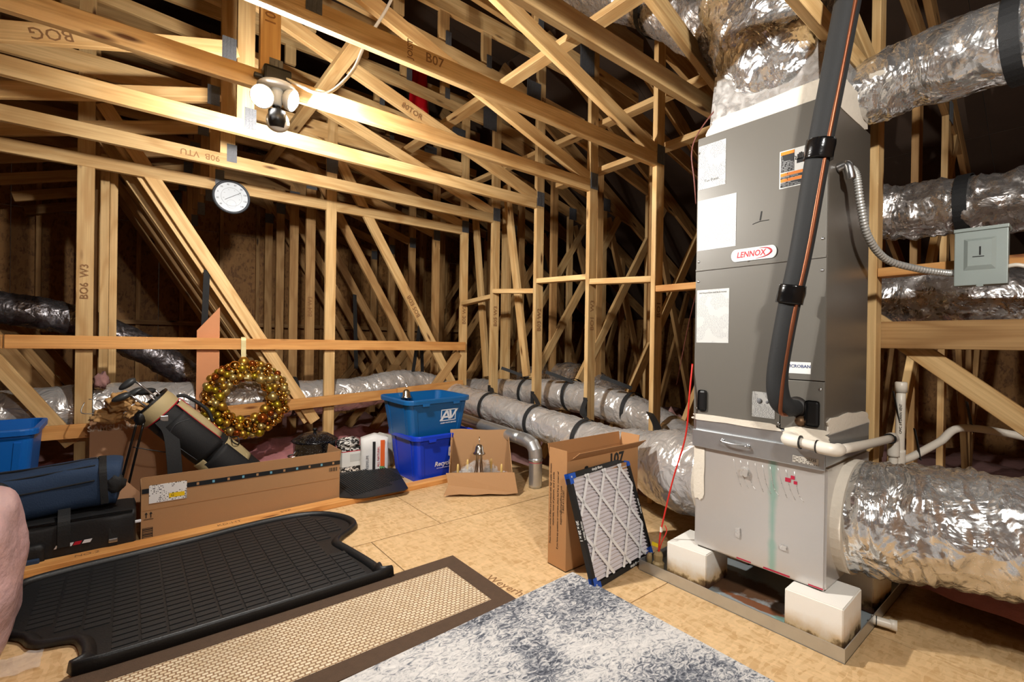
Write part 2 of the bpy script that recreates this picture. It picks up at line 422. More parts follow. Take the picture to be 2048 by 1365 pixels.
# ------------------------------------------------------------------ floor, walls, roof deck
floor = empty('floor', (0, 0, 0), 'pale strand board floor of the attic', None, None, 'structure')
def osb_panel(x0, x1, y0, y1, z1=0.0):
    g = .0025
    return box('floor_panel', (x0+g, y0+g, z1-.018), (x1-g, y1-g, z1), OSBF, floor)
for i, (x0, x1, y0, y1) in enumerate([(-1.6, .42, -1.2, .0), (.42, 2.86, -1.2, .0), (-1.6, -.22, 0, 1.22), (-.22, 2.22, 0, 1.22), (2.22, 2.86, 0, 1.22),
        (-1.6, 1.02, 1.22, 2.44), (1.02, 2.86, 1.22, 2.44), (-1.6, .2, 2.44, 3.08), (.2, 1.45, 2.44, 3.08), (1.45, 2.86, 2.44, 3.08), (-1.6, .9, 3.08, 4.25), (.9, 2.72, 3.08, 4.25)]):
    osb_panel(x0, x1, y0, y1)
M = frame((1.262, 1.66, .0006), (-.14, -.99, 0), (.99, -.14, 0))
text('mill_print', 'Weyerhaeuser', frame((1.300, 1.762, .0004), (.13, -1, 0), (1, .13, 0)), .066, INKS, floor, .0003, 'LEFT')
# pink batts between the joists and the outer sub floor
base = box('floor_outer', (-3.5, -1.6, -.22), (7.4, 7.2, -.18), WOODD); tag(base, None, None, None, 'structure')
def batt(x0, x1, y0, y1, z, mat, lab, amp=.06):
    nx, ny = max(4, int((x1-x0)/.07)), max(4, int((y1-y0)/.07)); vs = []; fs = []
    cx, cyy = (x0+x1)/2, (y0+y1)/2
    for i in range(nx+1):
        for j in range(ny+1):
            x = x0+(x1-x0)*i/nx; y = y0+(y1-y0)*j/ny
            e = min(i, nx-i, j, ny-j)
            h = z+amp*noise.noise(V((x*3.1, y*3.1, z)))+amp*.5*noise.noise(V((x*9, y*9, 3)))-(.07 if e == 0 else 0)
            vs.append((x-cx, y-cyy, h))
    for i in range(nx):
        for j in range(ny):
            a = i*(ny+1)+j; fs.append((a, a+ny+1, a+ny+2, a+1))
    o = raw('insulation_batt', vs, fs, mat, None, T(cx, cyy, 0), True)
    tag(o, lab, 'insulation', None, 'stuff'); return o
batt(-2.2, 2.72, 4.26, 5.15, .10, PINK, 'pink fibreglass insulation under the long silver duct', .09)
batt(-2.2, 2.72, 5.15, 6.9, .02, PINKG, 'dusty insulation below the gable wall', .06)
batt(2.88, 4.6, -1.5, 6.9, -.02, PINKG, 'dusty pink insulation behind the row of posts', .08)
batt(4.6, 7.15, -1.5, 6.9, -.02, PINKG, 'dark insulation far under the low roof', .08)
batt(2.62, 2.87, -.75, .50, .13, PINK, 'pink insulation under the large floor duct', .05)
# gable end wall (strand board behind studs)
wb = empty('wall_back', (0, 7.0, 0), 'strand board gable wall with studs', None, None, 'structure')
for i, x in enumerate([-3.4, -2.18, -.96, .26, 1.48, 2.7, 3.92, 5.14, 6.36]):
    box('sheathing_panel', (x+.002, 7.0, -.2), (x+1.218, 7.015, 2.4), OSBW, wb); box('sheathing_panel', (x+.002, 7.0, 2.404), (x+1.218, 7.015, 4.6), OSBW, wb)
for k in range(18):
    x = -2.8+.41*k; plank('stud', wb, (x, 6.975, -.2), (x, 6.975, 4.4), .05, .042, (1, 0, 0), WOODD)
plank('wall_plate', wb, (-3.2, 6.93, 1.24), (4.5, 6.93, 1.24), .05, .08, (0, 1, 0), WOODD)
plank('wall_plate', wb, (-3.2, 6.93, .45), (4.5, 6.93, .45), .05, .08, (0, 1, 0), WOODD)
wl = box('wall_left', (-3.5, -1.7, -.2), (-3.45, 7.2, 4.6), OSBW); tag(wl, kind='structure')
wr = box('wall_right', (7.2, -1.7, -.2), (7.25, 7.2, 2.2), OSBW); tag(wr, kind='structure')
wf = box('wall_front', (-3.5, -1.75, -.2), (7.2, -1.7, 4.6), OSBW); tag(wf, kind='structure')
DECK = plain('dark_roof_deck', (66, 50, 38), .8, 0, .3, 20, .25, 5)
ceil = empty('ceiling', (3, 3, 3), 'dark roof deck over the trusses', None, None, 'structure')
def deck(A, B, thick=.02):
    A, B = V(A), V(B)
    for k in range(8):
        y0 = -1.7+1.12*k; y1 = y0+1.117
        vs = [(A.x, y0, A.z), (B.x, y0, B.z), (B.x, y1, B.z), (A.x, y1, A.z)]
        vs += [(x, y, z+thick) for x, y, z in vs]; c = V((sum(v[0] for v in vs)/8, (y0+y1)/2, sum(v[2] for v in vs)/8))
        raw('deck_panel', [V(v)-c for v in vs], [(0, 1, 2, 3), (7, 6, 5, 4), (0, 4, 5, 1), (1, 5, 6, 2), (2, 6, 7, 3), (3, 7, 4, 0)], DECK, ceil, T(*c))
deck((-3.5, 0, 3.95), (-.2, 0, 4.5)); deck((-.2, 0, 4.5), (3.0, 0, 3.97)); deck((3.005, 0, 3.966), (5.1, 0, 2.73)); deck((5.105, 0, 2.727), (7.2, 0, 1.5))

# ------------------------------------------------------------------ trusses
plate_me = {}
def nail_plate(parent, x, y, z, w=.085, h=.125):
    key = (w, h)
    if key not in plate_me:
        bm = bmesh.new(); bm_box(bm, (0, 0, 0), (w, .002, h))
        for i in range(int(w/.017)):
            bm_box(bm, (-w/2+.009+i*.017, -.0018, 0), (.006, .0025, h*.96))
        me = bpy.data.meshes.new('nail_plate'); bm.to_mesh(me); bm.free(); me.materials.append(PLATE); plate_me[key] = me
    return link('nail_plate', plate_me[key], None, parent, T(x, y-.002, z))
ZB = {.05: 2.29, .66: 2.29, 1.27: 2.285, 1.88: 2.29, 2.475: 2.26, 3.09: 2.255, 3.73: 2.245, 4.29: 2.225, 4.9: 2.235, 5.51: 2.235, 6.12: 2.235, 6.73: 2.235}
def truss(y, label, near=True, back=False, over=True, right=True):
    yc = y+.019; zb = ZB.get(y, 2.26); tr = empty('roof_truss', (2.80, y, 0), label, 'truss', 'roof trusses')
    cnt = [0]
    def P(n, a, b, w=.089, t=.038, m=None, ca=0, cb=0):
        cnt[0] += 1; j = ((cnt[0]*5) % 17-8)*.0004      # lumber never sits perfectly flush
        return plank(n, tr, (a[0], yc+j, a[1]), (b[0], yc+j, b[1]), w, t-((cnt[0]*3) % 7)*.0003, (0, 1, 0), m or (WOODD if y > 4.5 else WOOD), ca, cb)  # rear trusses take the darker pine in place of weaker light
    dz = zb-2.25
    if y < 4.5: P('bottom_chord', (-3.0, zb+.0445), (2.755, zb+.0445))
    P('post', (2.80, .0), (2.80, 3.52))
    nail_plate(tr, 2.80, y, zb+.085); nail_plate(tr, .53, y, zb+.10, .06, .12)
    if over:
        P('web', (.55, 3.05+dz), (2.755, 2.352+dz)); P('web', (-.83, 2.335+dz), (.46, 2.725+dz)); P('vertical_web', (.505, zb+.089), (.505, 3.42), .089)
        P('upper_chord', (-1.4, 3.50), (3.35, 3.17)); P('ridge_chord', (-1.6, 3.62), (3.4, 3.62), .14)
        for x in (1.03, 1.44, 1.81, 2.2): P('ladder_web', (x, 3.40-(x-1)*.07), (x, 3.55), .085)
        nail_plate(tr, 1.84, y, 3.36, .05, .1); nail_plate(tr, 2.22, y, 3.33, .05, .1); nail_plate(tr, .42, y, 2.71+dz, .07, .13)
        nail_plate(tr, 2.70, y, 3.24, .16, .2)
    if right:
        P('top_chord', (2.845, 3.80), (7.0, 1.52), .14, .038, WOODD); P('lower_chord', (2.845, 3.14), (4.95, 2.63), .12, .038, WOODD)
        P('web', (2.87, .06), (4.70, 2.62)); nail_plate(tr, 4.45, y, 2.74, .13, .15); P('vertical_web', (4.42, -.1), (4.42, 2.70)); P('vertical_web', (3.60, -.1), (3.60, 2.9), .089, .038, WOODD)
        P('vertical_web', (5.5, -.1), (5.5, 2.3), .089, .038, WOODD); P('web', (4.5, 2.6), (5.45, .0), .089, .038, WOODD)
        P('web', (5.55, .05), (6.3, 1.8), .089, .038, WOODD)
    if back:
        P('vertical_web', (-.24, 0), (-.24, 3.4)); P('vertical_web', (1.385, 0), (1.385, 3.3)); nail_plate(tr, 1.385, y, 2.62, .1, .12)
        P('web', (-.16, 2.68), (1.27, .36)); P('web', (1.35, 2.87), (2.745, .5)); P('web', (-1.25, 1.85), (-.29, .36)); P('web', (2.0, .05), (2.745, .95), .089, .038, WOODD)
        P('lower_chord', (-3.0, 2.92), (2.75, 2.92), .14)
        P('floor_chord', (-3.0, -.05), (2.75, -.05))
    return tr
names = {.66: 'roof truss right of the air handler with a post in front of the roof deck', 1.27: 'roof truss crossing above the air handler at the top of the picture',
    1.88: 'roof truss with the post standing just left of the air handler', 2.475: 'roof truss that carries the lit lamp, second post left of the air handler',
    3.09: 'roof truss behind the lamp, third post left of the air handler', 3.73: 'roof truss fourth back from the air handler, above the thermometer',
    4.29: 'roof truss that carries the thermometer and the wooden rail', 4.9: 'first roof truss behind the wooden rail', 5.51: 'second roof truss behind the wooden rail',
    6.12: 'third roof truss behind the wooden rail', 6.73: 'last roof truss against the gable wall'}
TR = {}
for y in (.66, 1.27, 1.88, 2.475, 3.09, 3.73, 4.29, 4.9, 5.51, 6.12, 6.73):
    TR[y] = truss(y, names[y], back=y > 4.2, right=True)
# second ply of the girder truss beside the thermometer truss
gp = empty('girder_ply', (0, 4.36, 0), 'second ply of lumber fixed behind the rail truss diagonal', 'truss')
plank('web', gp, (-.20, 4.365, 2.68), (1.23, 4.365, .36)); plank('post', gp, (-.155, 4.72, 0), (-.155, 4.72, 2.45), .053); plank('post', gp, (-.105, 4.80, 0), (-.105, 4.80, 2.35), .047)
plank('web', gp, (-.245, 4.56, 2.66), (.92, 4.56, .78))
# blocking nailed between the posts
for (ya, za, yb, zb_, lab) in [(4.29, 1.485, 3.77, 1.525, 'short blocking board nearest the far wooden rail'), (3.73, 1.575, 3.13, 1.535, 'sloping blocking board between the second and third far posts'),
        (3.09, 1.62, 2.513, 1.60, 'blocking board between the third and fourth far posts'), (2.475, 1.56, 1.918, 1.53, 'wide blocking board left of the post beside the air handler'),
        (1.88, 1.46, 1.308, 1.46, 'blocking board running behind the air handler from its left post'), (.66, 1.445, -.4, 1.46, 'blocking board that carries the grey switch box')]:
    o = plank('blocking_board', None, (2.80, ya, za), (2.80, yb, zb_), .042, .085, (1, 0, 0), WOODO if ya < 2 else WOOD); tag(o, lab, 'board', 'blocking boards between the posts')
for (A, B, lab) in [((1.92, 1.2, 2.80), (1.92, 5.2, 2.78), 'long brace lying across the roof webs behind the red cloth'), ((2.93, 1.4, 2.84), (2.93, 5.0, 2.82), 'upper lateral brace behind the post tops'),
        ((2.93, .9, 2.49), (2.93, 3.0, 2.46), 'lower lateral brace behind the post tops'), ((1.0, 2.53, 2.80), (1.0, 5.0, 2.75), 'lateral brace beside the white lamp cable')]:
    o = plank('lateral_brace', None, A, B, .04, .085, (1, 0, 0)); tag(o, lab, 'board', 'lateral braces')
for (A, B, wdt, lab) in [((3.0, 4.4, 2.5), (3.0, 4.135, .70), .085, 'leaning brace behind the second far post'), ((3.02, 3.87, 2.7), (3.02, 3.50, .745), .085, 'leaning brace behind the third far post'),
        ((3.32, 4.23, 0), (3.32, 4.23, 2.6), .14, 'wide upright board behind the leaning braces'), ((2.95, .95, 1.42), (2.95, -.5, .2), .089, 'diagonal brace falling to the right below the switch box')]:
    o = plank('brace_board', None, A, B, wdt, .038, (1, 0, 0)); tag(o, lab, 'board')
o = plank('brace_board', None, (2.875, .70, 1.15), (2.875, -.6, 1.155), .13, .038, (1, 0, 0), WOODD); tag(o, 'wide horizontal board behind the right hand post', 'board')  # darker pine colour stands in for the shade on this board
# wooden rail, lower rail, plywood scrap, kerb
o = plank('guard_rail', None, (-.605, 4.27, 1.042), (2.80, 4.27, 1.022), .088, .038, (0, 1, 0), WOODO); tag(o, 'long orange wooden rail holding the gold wreath', 'rail')
o = plank('guard_rail', None, (-2.4, 4.262, 1.05), (-.612, 4.262, 1.042), .088, .038, (0, 1, 0), WOODO); tag(o, 'end of a second rail at the left edge', 'rail')
o = plank('lower_rail', None, (-1.6, 4.20, .47), (.03, 4.20, .455), .09, .038, (0, 1, 0), WOODO); tag(o, 'lower wooden board behind the blue bin and golf bag', 'board')
o = plank('lower_rail', None, (.45, 4.255, .50), (2.02, 4.255, .565), .09, .038, (0, 1, 0), WOODO); tag(o, 'lower wooden board seen through the wreath', 'board')
o = plank('lower_rail', None, (2.0, 4.215, .575), (2.74, 4.215, .62), .09, .038, (0, 1, 0), WOODO); tag(o, 'lower wooden board ending behind the teal bin', 'board')
poly('plywood_scrap', [(-.075, -.55), (.075, -.55), (.073, .45), (.072, .46), (-.075, .275)], -.009, .009, plain('reddish_plywood', (206, 138, 92), .7, 0, .1, 120, .08, 5), None, frame((.47, 4.298, .86), (1, 0, 0), (0, 0, 1)))
tag(bpy.data.objects['plywood_scrap'], 'upright plywood scrap with a slanted top behind the rail', 'board')
kerb = plank('floor_edge_board', None, (-1.5, 2.985, .0178), (2.25, 3.17, .0178), .09, .035, (0, 0, 1), WOODO); tag(kerb, 'flat board along the edge of the storage floor', 'board')
for s, f in (('S-P-S', .23), ('NO.2', .36), ('KD-HT', .52), ('SYP', .60)):
    p = V((-1.5, 2.985, .036)).lerp(V((2.25, 3.17, .036)), f); text('grade_stamp', s, frame(p, (1, .05, 0), (-.05, 1, 0)), .04, INKS, kerb, .0002)
# lumber stamps
def stamp(parent, s, M, size=.06): return text('lumber_stamp', s, M, size, INKS, parent, .0003, bold=.0006)
upM = lambda x, y, z: frame((x, y-.001, z), (0, 0, 1), (-1, 0, 0))
stamp(TR[2.475], 'BO1  W3', upM(2.80, 2.475, 1.30)); stamp(TR[1.88], 'BO1', upM(2.80, 1.88, 1.32)); stamp(TR[3.09], 'B03 W2', upM(2.80, 3.09, 1.28)); stamp(TR[3.73], 'B05 W3', upM(2.80, 3.73, 1.33)); stamp(TR[4.29], 'B0E W3', upM(2.80, 4.29, 1.36))
stamp(TR[4.29], 'BO6  W3', upM(-.24, 4.29, 1.45)); stamp(TR[4.29], 'B06 W2', upM(1.385, 4.29, 1.5)); stamp(TR[4.9], 'B04 W3', upM(1.385, 4.9, 1.4))
stamp(TR[4.29], 'BO5 EDB', frame((2.20, 4.289, 1.42), (-.507, 0, .862), (-.862, 0, -.507)))
stamp(TR[3.09], 'BOG', frame((-.30, 3.089, 2.498), (-.957, 0, -.29), (.29, 0, -.957)), .075)
stamp(TR[1.88], 'JOIST', frame((.93, 1.879, 2.35), (0, 0, 1), (-1, 0, 0)), .035); stamp(TR[1.88], 'B07', frame((1.05, 1.879, 2.345), (1, 0, 0), (0, 0, 1)), .06)
stamp(TR[2.475], '102', upM(.505, 2.475, 2.62), .065); stamp(TR[3.73], '90B  VTU', frame((.35, 3.729, 2.29), (-1, 0, 0), (0, 0, -1)), .055)
stamp(TR[3.09], '80TOR', frame((1.55, 3.089, 2.72), (.953, 0, -.302), (.302, 0, .953)), .055)
stamp(TR[3.09], 'PB0Z BL', frame((2.75, 3.089, 3.215), (.997, 0, -.07), (.07, 0, .997)), .06)

# lamps
attic_lamp((.515, 2.452, 2.205), 'glowing lamp with round LED heads fixed to the roof truss')
L2 = attic_lamp((.45, -.62, 2.27), 'other LED lamp on the truss behind the viewer', LAMP_POWER*1.08, ((-.052, .0, -.005, (.62, .70, -.22), .85), (.067, .0, .02, (.85, .35, -.12), .85), (.02, -.04, -.085, (-.2, .5, -.5), .5)))
t2 = empty('roof_truss', (0, -.6, 0), 'roof truss behind the viewer holding the other lamp', 'truss', 'roof trusses')
plank('bottom_chord', t2, (-3.0, -.581, 2.45), (2.755, -.581, 2.45)); plank('post', t2, (2.80, -.581, 0), (2.80, -.581, 3.5))
# ------------------------------------------------------------------ air handler
ah = empty('air_handler', (2.29, .905, .76), 'tall taupe air handler cabinet on a foil plenum', 'air handler')
FX = 2.03
box('cabinet', (FX+.012, .642, .762), (2.548, 1.168, 2.036), AHUD, ah, .004)
def fpanel(name, y0, y1, z0, z1, par=ah): return box(name, (FX, y0, z0), (FX+.012, y1, z1), AHUM, par, .003)
fpanel('upper_panel', .642, 1.168, 1.433, 2.038); poly('lower_panel', [(-.263, -.3325), (.108, -.3325), (.108, -.1325), (.263, -.1325), (.263, .3325), (-.263, .3325)], 0, .012, AHUM, ah, MX(FX+.012, .905, 1.0945))
acc = fpanel('access_panel', .642, .7945, .762, .958)
box('panel_lip', (FX-.004, .642, 1.427), (FX+.008, 1.168, 1.436), AHUM, ah, .002)
scr = None
for (y, z) in [(1.155, 1.47), (1.155, 1.38), (.655, 1.50), (.655, 1.38), (.93, 1.45), (1.158, 1.97), (.77, .97), (.655, .77), (.80, .78), (1.155, .80), (.655, .93)]:
    M = frame((FX-.0005, y, z), (0, -1, 0), (0, 0, 1))
    if scr is None: scr = lathe('screw', [(0, .004), (.003, .0035), (.0055, .001), (.006, 0), (0, 0)], STEEL, ah, M, 12)
    else: link('screw', scr.data, None, ah, M)
def label(name, y0, y1, z0, z1, mat, off=.0012):
    o = raw(name, [(-(y1-y0)/2, -(z1-z0)/2, 0), ((y1-y0)/2, -(z1-z0)/2, 0), ((y1-y0)/2, (z1-z0)/2, 0), (-(y1-y0)/2, (z1-z0)/2, 0)], [(0, 1, 2, 3)], mat, ah, MX(FX-off, (y0+y1)/2, (z0+z1)/2))
    return o
tag(label('rating_label', 1.035, 1.162, 1.80, 2.0, PRINT), 'white rating label'); tag(label('instruction_sheet', .985, 1.162, 1.52, 1.75, PRINTL), 'large faint instruction sheet'); tag(label('data_sheet', 1.01, 1.16, 1.10, 1.34, PRINTL), 'white data table sheet')
text('label_heading', 'Tax Point', MX(FX-.0016, 1.10, 1.835), .017, INK, ah, .0002); text('label_heading', 'INSTALLATION INSTRUCTIONS', MX(FX-.0016, 1.085, 1.325), .009, INK, ah, .0002)
label('warning_border', .70, .812, 1.722, 1.872, PAPER, .0010)
label('warning_print', .758, .808, 1.785, 1.868, PRINTK, .0016); label('warning_heading', .758, .808, 1.855, 1.868, PRINTO, .0019)
for z in (1.770, 1.747): label('warning_heading', .703, .808, z, z+.012, PRINTO, .0019)
label('warning_print', .703, .808, 1.759, 1.769, PRINTK, .0016); label('warning_print', .703, .808, 1.726, 1.746, PRINTK, .0016)
# hand pictogram on the warning label
hb = bmesh.new()
for i, (dy, h) in enumerate([(-.012, .022), (-.006, .027), (0, .028), (.006, .024)]): bm_box(hb, (dy, .008+h/2-.01, 0), (.0045, h, .0006))
bm_box(hb, (-.003, -.006, 0), (.026, .018, .0006)); bm_box(hb, (.016, .0, 0), (.005, .02, .0006))
from_bm('hand_pictogram', hb, INK, ah, MX(FX-.0016, .733, 1.825)); tube('spark_mark', [(FX-.0018, .757, 1.84), (FX-.0018, .752, 1.836), (FX-.0018, .754, 1.826), (FX-.0018, .747, 1.826)], .0011, INK, ah, 6, 12)
text('marker_number', '1', MX(FX-.0008, .885, 1.627), .055, INK, ah, .0003, shear=.15); tube('marker_stroke', [(FX-.001, .915, 1.60), (FX-.001, .885, 1.607), (FX-.001, .85, 1.607)], .0012, INK, ah, 6, 12)
# badge
bp = []
for cx_, cz_, a0 in ((.073, .0, -90), (-.073, .0, 90)):
    for k in range(13):
        a = math.radians(a0+k*15); bp.append((cx_+.025*math.cos(a)*.8, .0265*math.sin(a)))
badge = poly('badge', bp, 0, .003, plain('badge_silver', (214, 218, 216), .3, .2), ah, MX(FX-.0005, .91, 1.476))
RED = plain('badge_red', (186, 26, 46), .4)
text('badge_lettering', 'LENNOX', MX(FX-.0036, .920, 1.476), .034, RED, badge, .0003, shear=.18, bold=.0008, sx=.85)
tube('badge_swoosh', [(FX-.0038, .885, 1.4965), (FX-.0038, .852, 1.493), (FX-.0038, .838, 1.478), (FX-.0038, .858, 1.462), (FX-.0038, .90, 1.454)], [.0008, .0024, .004, .0024, .0006], RED, badge, 6, 24)
b2 = label('antimicrobial_label', .688, .79, .985, 1.03, PAPER); text('label_lettering', 'MICROBAN', MX(FX-.0016, .732, 1.013), .017, plain('navy_ink', (44, 60, 110), .5), ah, .0002, bold=.0003)
label('fitting_label', .815, .905, .795, .90, PRINT)
for y, z, r in ((.875, .862, .011), (.845, .86, .006)): lathe('fitting_symbol', [(0, .0004), (r, .0004), (r, 0)], plain('grey_ink', (120, 122, 126), .6), ah, MX(FX-.0018, y, z), 20)
for (y0, y1, z0, z1) in ((1.105, 1.145, .79, .885), (.655, .705, .785, .885)):
    box('service_plug', (FX-.006, y0, z0), (FX+.004, y1, z1), BLACKP, ah, .012)
lathe('refrigerant_port', [(0, .012), (.024, .012), (.03, .004), (.04, 0), (0, 0)], plain('port_rubber', (30, 24, 20), .6), ah, MX(FX-.001, .735, .855), 24)
lathe('brass_plug', [(0, .02), (.014, .02), (.016, .004), (.022, 0), (0, 0)], plain('corroded_brass', (110, 84, 60), .5, .7), ah, MX(FX-.001, .72, .80), 20)
# ------------------------------------------------------------------ plenum under it
pm = NT('stained_board_foil'); pm.set(Metallic=.6, Roughness=.3)
vec = pm.coords(); wav = pm.noise(pm.coords((40, 3, 3)), 1.0, 3); n2 = pm.noise(vec, 50, 3)
sp = pm.n('ShaderNodeSeparateXYZ'); tcn = pm.n('ShaderNodeTexCoord'); pm.t.links.new(tcn.outputs['Object'], sp.inputs[0])
strk = pm.math('ABSOLUTE', pm.math('ADD', sp.outputs[1], .075)); strk = pm.math('ADD', strk, pm.math('MULTIPLY', pm.math('SUBTRACT', pm.noise(vec, 14, 2), .5), .03))
stm = pm.ramp(strk, [(.004, (.6, .6, .6)), (.02, (0, 0, 0))])
pm.col(pm.mix(stm, pm.mix(pm.noise(vec, 2.5, 2), (.74, .71, .68), (.62, .60, .58)), lin(120, 190, 172)))
bb = pm.bump(wav, .1, .02); pm.nrm(pm.bump(n2, .08, .006, bb)); PLEN = pm.m
pl = empty('return_plenum', (2.29, .9, .172), 'foil faced plenum box under the air handler', 'plenum')
bm = bmesh.new(); vs_ = bm_box(bm, (0, 0, 0), (.52, .53, .468))
for v in vs_:
    if v.co.z < 0 and v.co.x < 0: v.co.x += .0
bmesh.ops.bevel(bm, geom=bm.edges[:], offset=.008, segments=2, affect='EDGES')
from_bm('plenum_shell', bm, PLEN, pl, T(2.29, .893, .172+.234))
box('filter_rack', (2.026, .63, .64), (2.548, 1.165, .758), GALV, pl, .003)
dr = box('rack_door', (2.012, .632, .628), (2.028, 1.163, .705), GALV, pl, .003)
tube('door_handle', [(2.010, 1.02, .676), (1.992, 1.015, .674), (1.986, .965, .672), (1.992, .915, .671), (2.010, .91, .672)], .0045, STEEL, dr, 10, 24)
for y in (1.02, .91): lathe('handle_screw', [(0, .004), (.008, .003), (.009, 0), (0, 0)], STEEL, dr, MX(2.011, y, .676 if y > 1 else .671), 14)
raw('maker_sticker', [(-.045, -.013, 0), (.045, -.013, 0), (.045, .013, 0), (-.045, .013, 0)], [(0, 1, 2, 3)], obj_mat_print('maker_sticker_print', (226, 220, 208), (80, 70, 60), .006, .5), dr, MX(2.0105, .695, .655))
text('sticker_number', '25735', MX(2.0100, .675, .66), .014, INK, dr, .0002)
box('foil_tape', (2.0275, .64, .712), (2.0295, 1.16, .738), FOILB, pl)
def patch(name, M, w, h, mat, par, thick=.004, seed=1, rough=.25):
    n = 28; pts = []
    for k in range(n):
        a = 2*math.pi*k/n; c, s = math.cos(a), math.sin(a); m = max(abs(c), abs(s)); q = 1+rough*noise.noise(V((c*2+seed, s*2, seed*3.1)))
        pts.append((c/m*w/2*q, s/m*h/2*q))
    return poly(name, pts, 0, thick, mat, par, M)
patch('mastic_bead', MX(2.0285, .98, .762), .36, .026, MASTIC, pl, .006, 3); patch('mastic_bead', MX(2.0285, .70, .755), .15, .045, MASTIC, pl, .006, 8)
patch('mastic_patch', MY(2.30, .641, .765), .50, .10, MASTIC, pl, .006, 5, .3); patch('mastic_patch', MX(2.0285, 1.135, .52), .05, .26, MASTIC, pl, .003, 11, .15)
patch('foil_tear', MX(2.0285, .93, .555), .032, .032, FOILB, pl, .012, 2); patch('foil_tear', MX(2.0285, .775, .29), .025, .018, FOILB, pl, .006, 6); patch('foil_tear', MX(2.0285, .955, .29), .02, .04, FOILB, pl, .004, 9)
PR = plain('red_foil_print', (176, 30, 60), .5)
for (y, z, w_, h_) in ((.745, .575, .014, .014), (.762, .562, .02, .016), (.735, .557, .012, .012), (1.14, .60, .014, .018), (1.145, .575, .02, .006), (.80, .182, .10, .006), (.93, .182, .06, .005), (.66, .180, .05, .005)):
    box('red_print', (2.0283, y-w_/2, z-h_/2), (2.0297, y+w_/2, z+h_/2), PR, pl)
for k in range(9): tube('wrap_crease', [(2.0295, .98-.03*k, .60), (2.0295, .965-.03*k, .54-.01*(k % 3)), (2.0295, .945-.03*k, .49)], .0012, FOILB, pl, 6, 8)
# ------------------------------------------------------------------ drain pan, blocks, switch
tp = NT('rusty_pan_steel'); tp.set(Metallic=.1, Roughness=.4)
vec = tp.coords(); tc_ = tp.n('ShaderNodeTexCoord'); s_ = tp.n('ShaderNodeSeparateXYZ'); tp.t.links.new(tc_.outputs['Object'], s_.inputs[0])
def blob(x, y, rx, ry, amp=.5, sc=9):
    a = tp.math('POWER', tp.math('DIVIDE', tp.math('SUBTRACT', s_.outputs[0], x), rx), 2.0); b = tp.math('POWER', tp.math('DIVIDE', tp.math('SUBTRACT', s_.outputs[1], y), ry), 2.0)
    d = tp.math('ADD', a, b); return tp.math('ADD', d, tp.math('MULTIPLY', tp.math('SUBTRACT', tp.noise(vec, sc, 5, .65), .5), amp*4))
col = tp.mix(tp.noise(vec, 6, 4), lin(168, 176, 178), lin(132, 140, 144))
for (x, y, rx, ry, c1) in ((-.20, .08, .12, .24, lin(92, 58, 28)), (-.31, -.08, .03, .16, lin(130, 78, 46)), (-.26, .26, .06, .12, lin(60, 36, 18)), (-.24, -.15, .07, .05, lin(46, 28, 14))):
    col = tp.mix(tp.ramp(blob(x, y, rx, ry), [(.6, (.95, .95, .95)), (1.1, (0, 0, 0))]), col, c1)
col = tp.mix(tp.ramp(blob(-.34, -.19, .03, .05, .4, 20), [(.4, (.6, .6, .6)), (1.0, (0, 0, 0))]), col, lin(140, 200, 190))
tp.col(col); tp.nrm(tp.bump(tp.noise(vec, 5, 3), .1, .02)); PANM = tp.m
pan = empty('drain_pan', (2.36, .953, .0), 'shallow galvanized drain pan with rust under the air handler', 'drain pan')
px0, px1, py0, py1 = 1.92, 2.80, .532, 1.376
box('pan_base', (px0, py0, .001), (px1, py1, .004), PANM, pan)
for nm, lo, hi in (('pan_wall', (px0, py0, .001), (px0+.003, py1, .052)), ('pan_wall', (px1-.003, py0, .001), (px1, py1, .052)), ('pan_wall', (px0+.003, py0, .001), (px1-.003, py0+.003, .052)), ('pan_wall', (px0+.003, py1-.003, .001), (px1-.003, py1, .052))):
    box(nm, lo, hi, GALV, pan)
tf = NT('stained_white_foam'); tf.set(Roughness=.85); vec = tf.coords(); tcf = tf.n('ShaderNodeTexCoord'); sf = tf.n('ShaderNodeSeparateXYZ'); tf.t.links.new(tcf.outputs['Object'], sf.inputs[0])
hgt = tf.math('ADD', tf.math('ADD', sf.outputs[2], .085), tf.math('MULTIPLY', tf.math('SUBTRACT', tf.noise(vec, 16, 4, .6), .5), .09))
c_ = tf.mix(tf.ramp(hgt, [(.02, (1, 1, 1)), (.075, (.3, .3, .3)), (.11, (0, 0, 0))]), lin(242, 237, 228), lin(214, 172, 104))
c_ = tf.mix(tf.ramp(hgt, [(.012, (1, 1, 1)), (.026, (.8, .8, .8)), (.036, (0, 0, 0))]), c_, lin(70, 40, 16)); tf.col(c_); FOAMS = tf.m
for (lo, hi, lab, rz) in (((1.955, .552, .005), (2.185, .742, .168), 'white foam block at the near right corner of the drain pan', .03), ((1.975, 1.075, .005), (2.195, 1.265, .165), 'rust stained foam block at the left of the drain pan', .06),
        ((2.36, .552, .005), (2.58, .742, .168), 'white foam block at the rear right of the drain pan', -.05), ((2.38, 1.07, .005), (2.6, 1.26, .168), 'white foam block hidden at the rear left of the drain pan', .02)):
    c = [(a+b)/2 for a, b in zip(lo, hi)]; h = [(b-a)/2 for a, b in zip(lo, hi)]
    bm = bmesh.new(); bm_box(bm, (0, 0, 0), [2*q for q in h]); bmesh.ops.bevel(bm, geom=bm.edges[:], offset=.004, segments=2, affect='EDGES')
    tag(from_bm('foam_block', bm, FOAMS, None, T(*c) @ Matrix.Rotation(rz, 4, 'Z')), lab, 'foam block', 'foam blocks in the drain pan')
TAN = plain('tan_plastic', (150, 128, 88), .55)
fs_ = empty('float_switch', (1.965, 1.30, .004), 'small tan float switch with yellow tag and red wires in the pan corner', 'float switch')
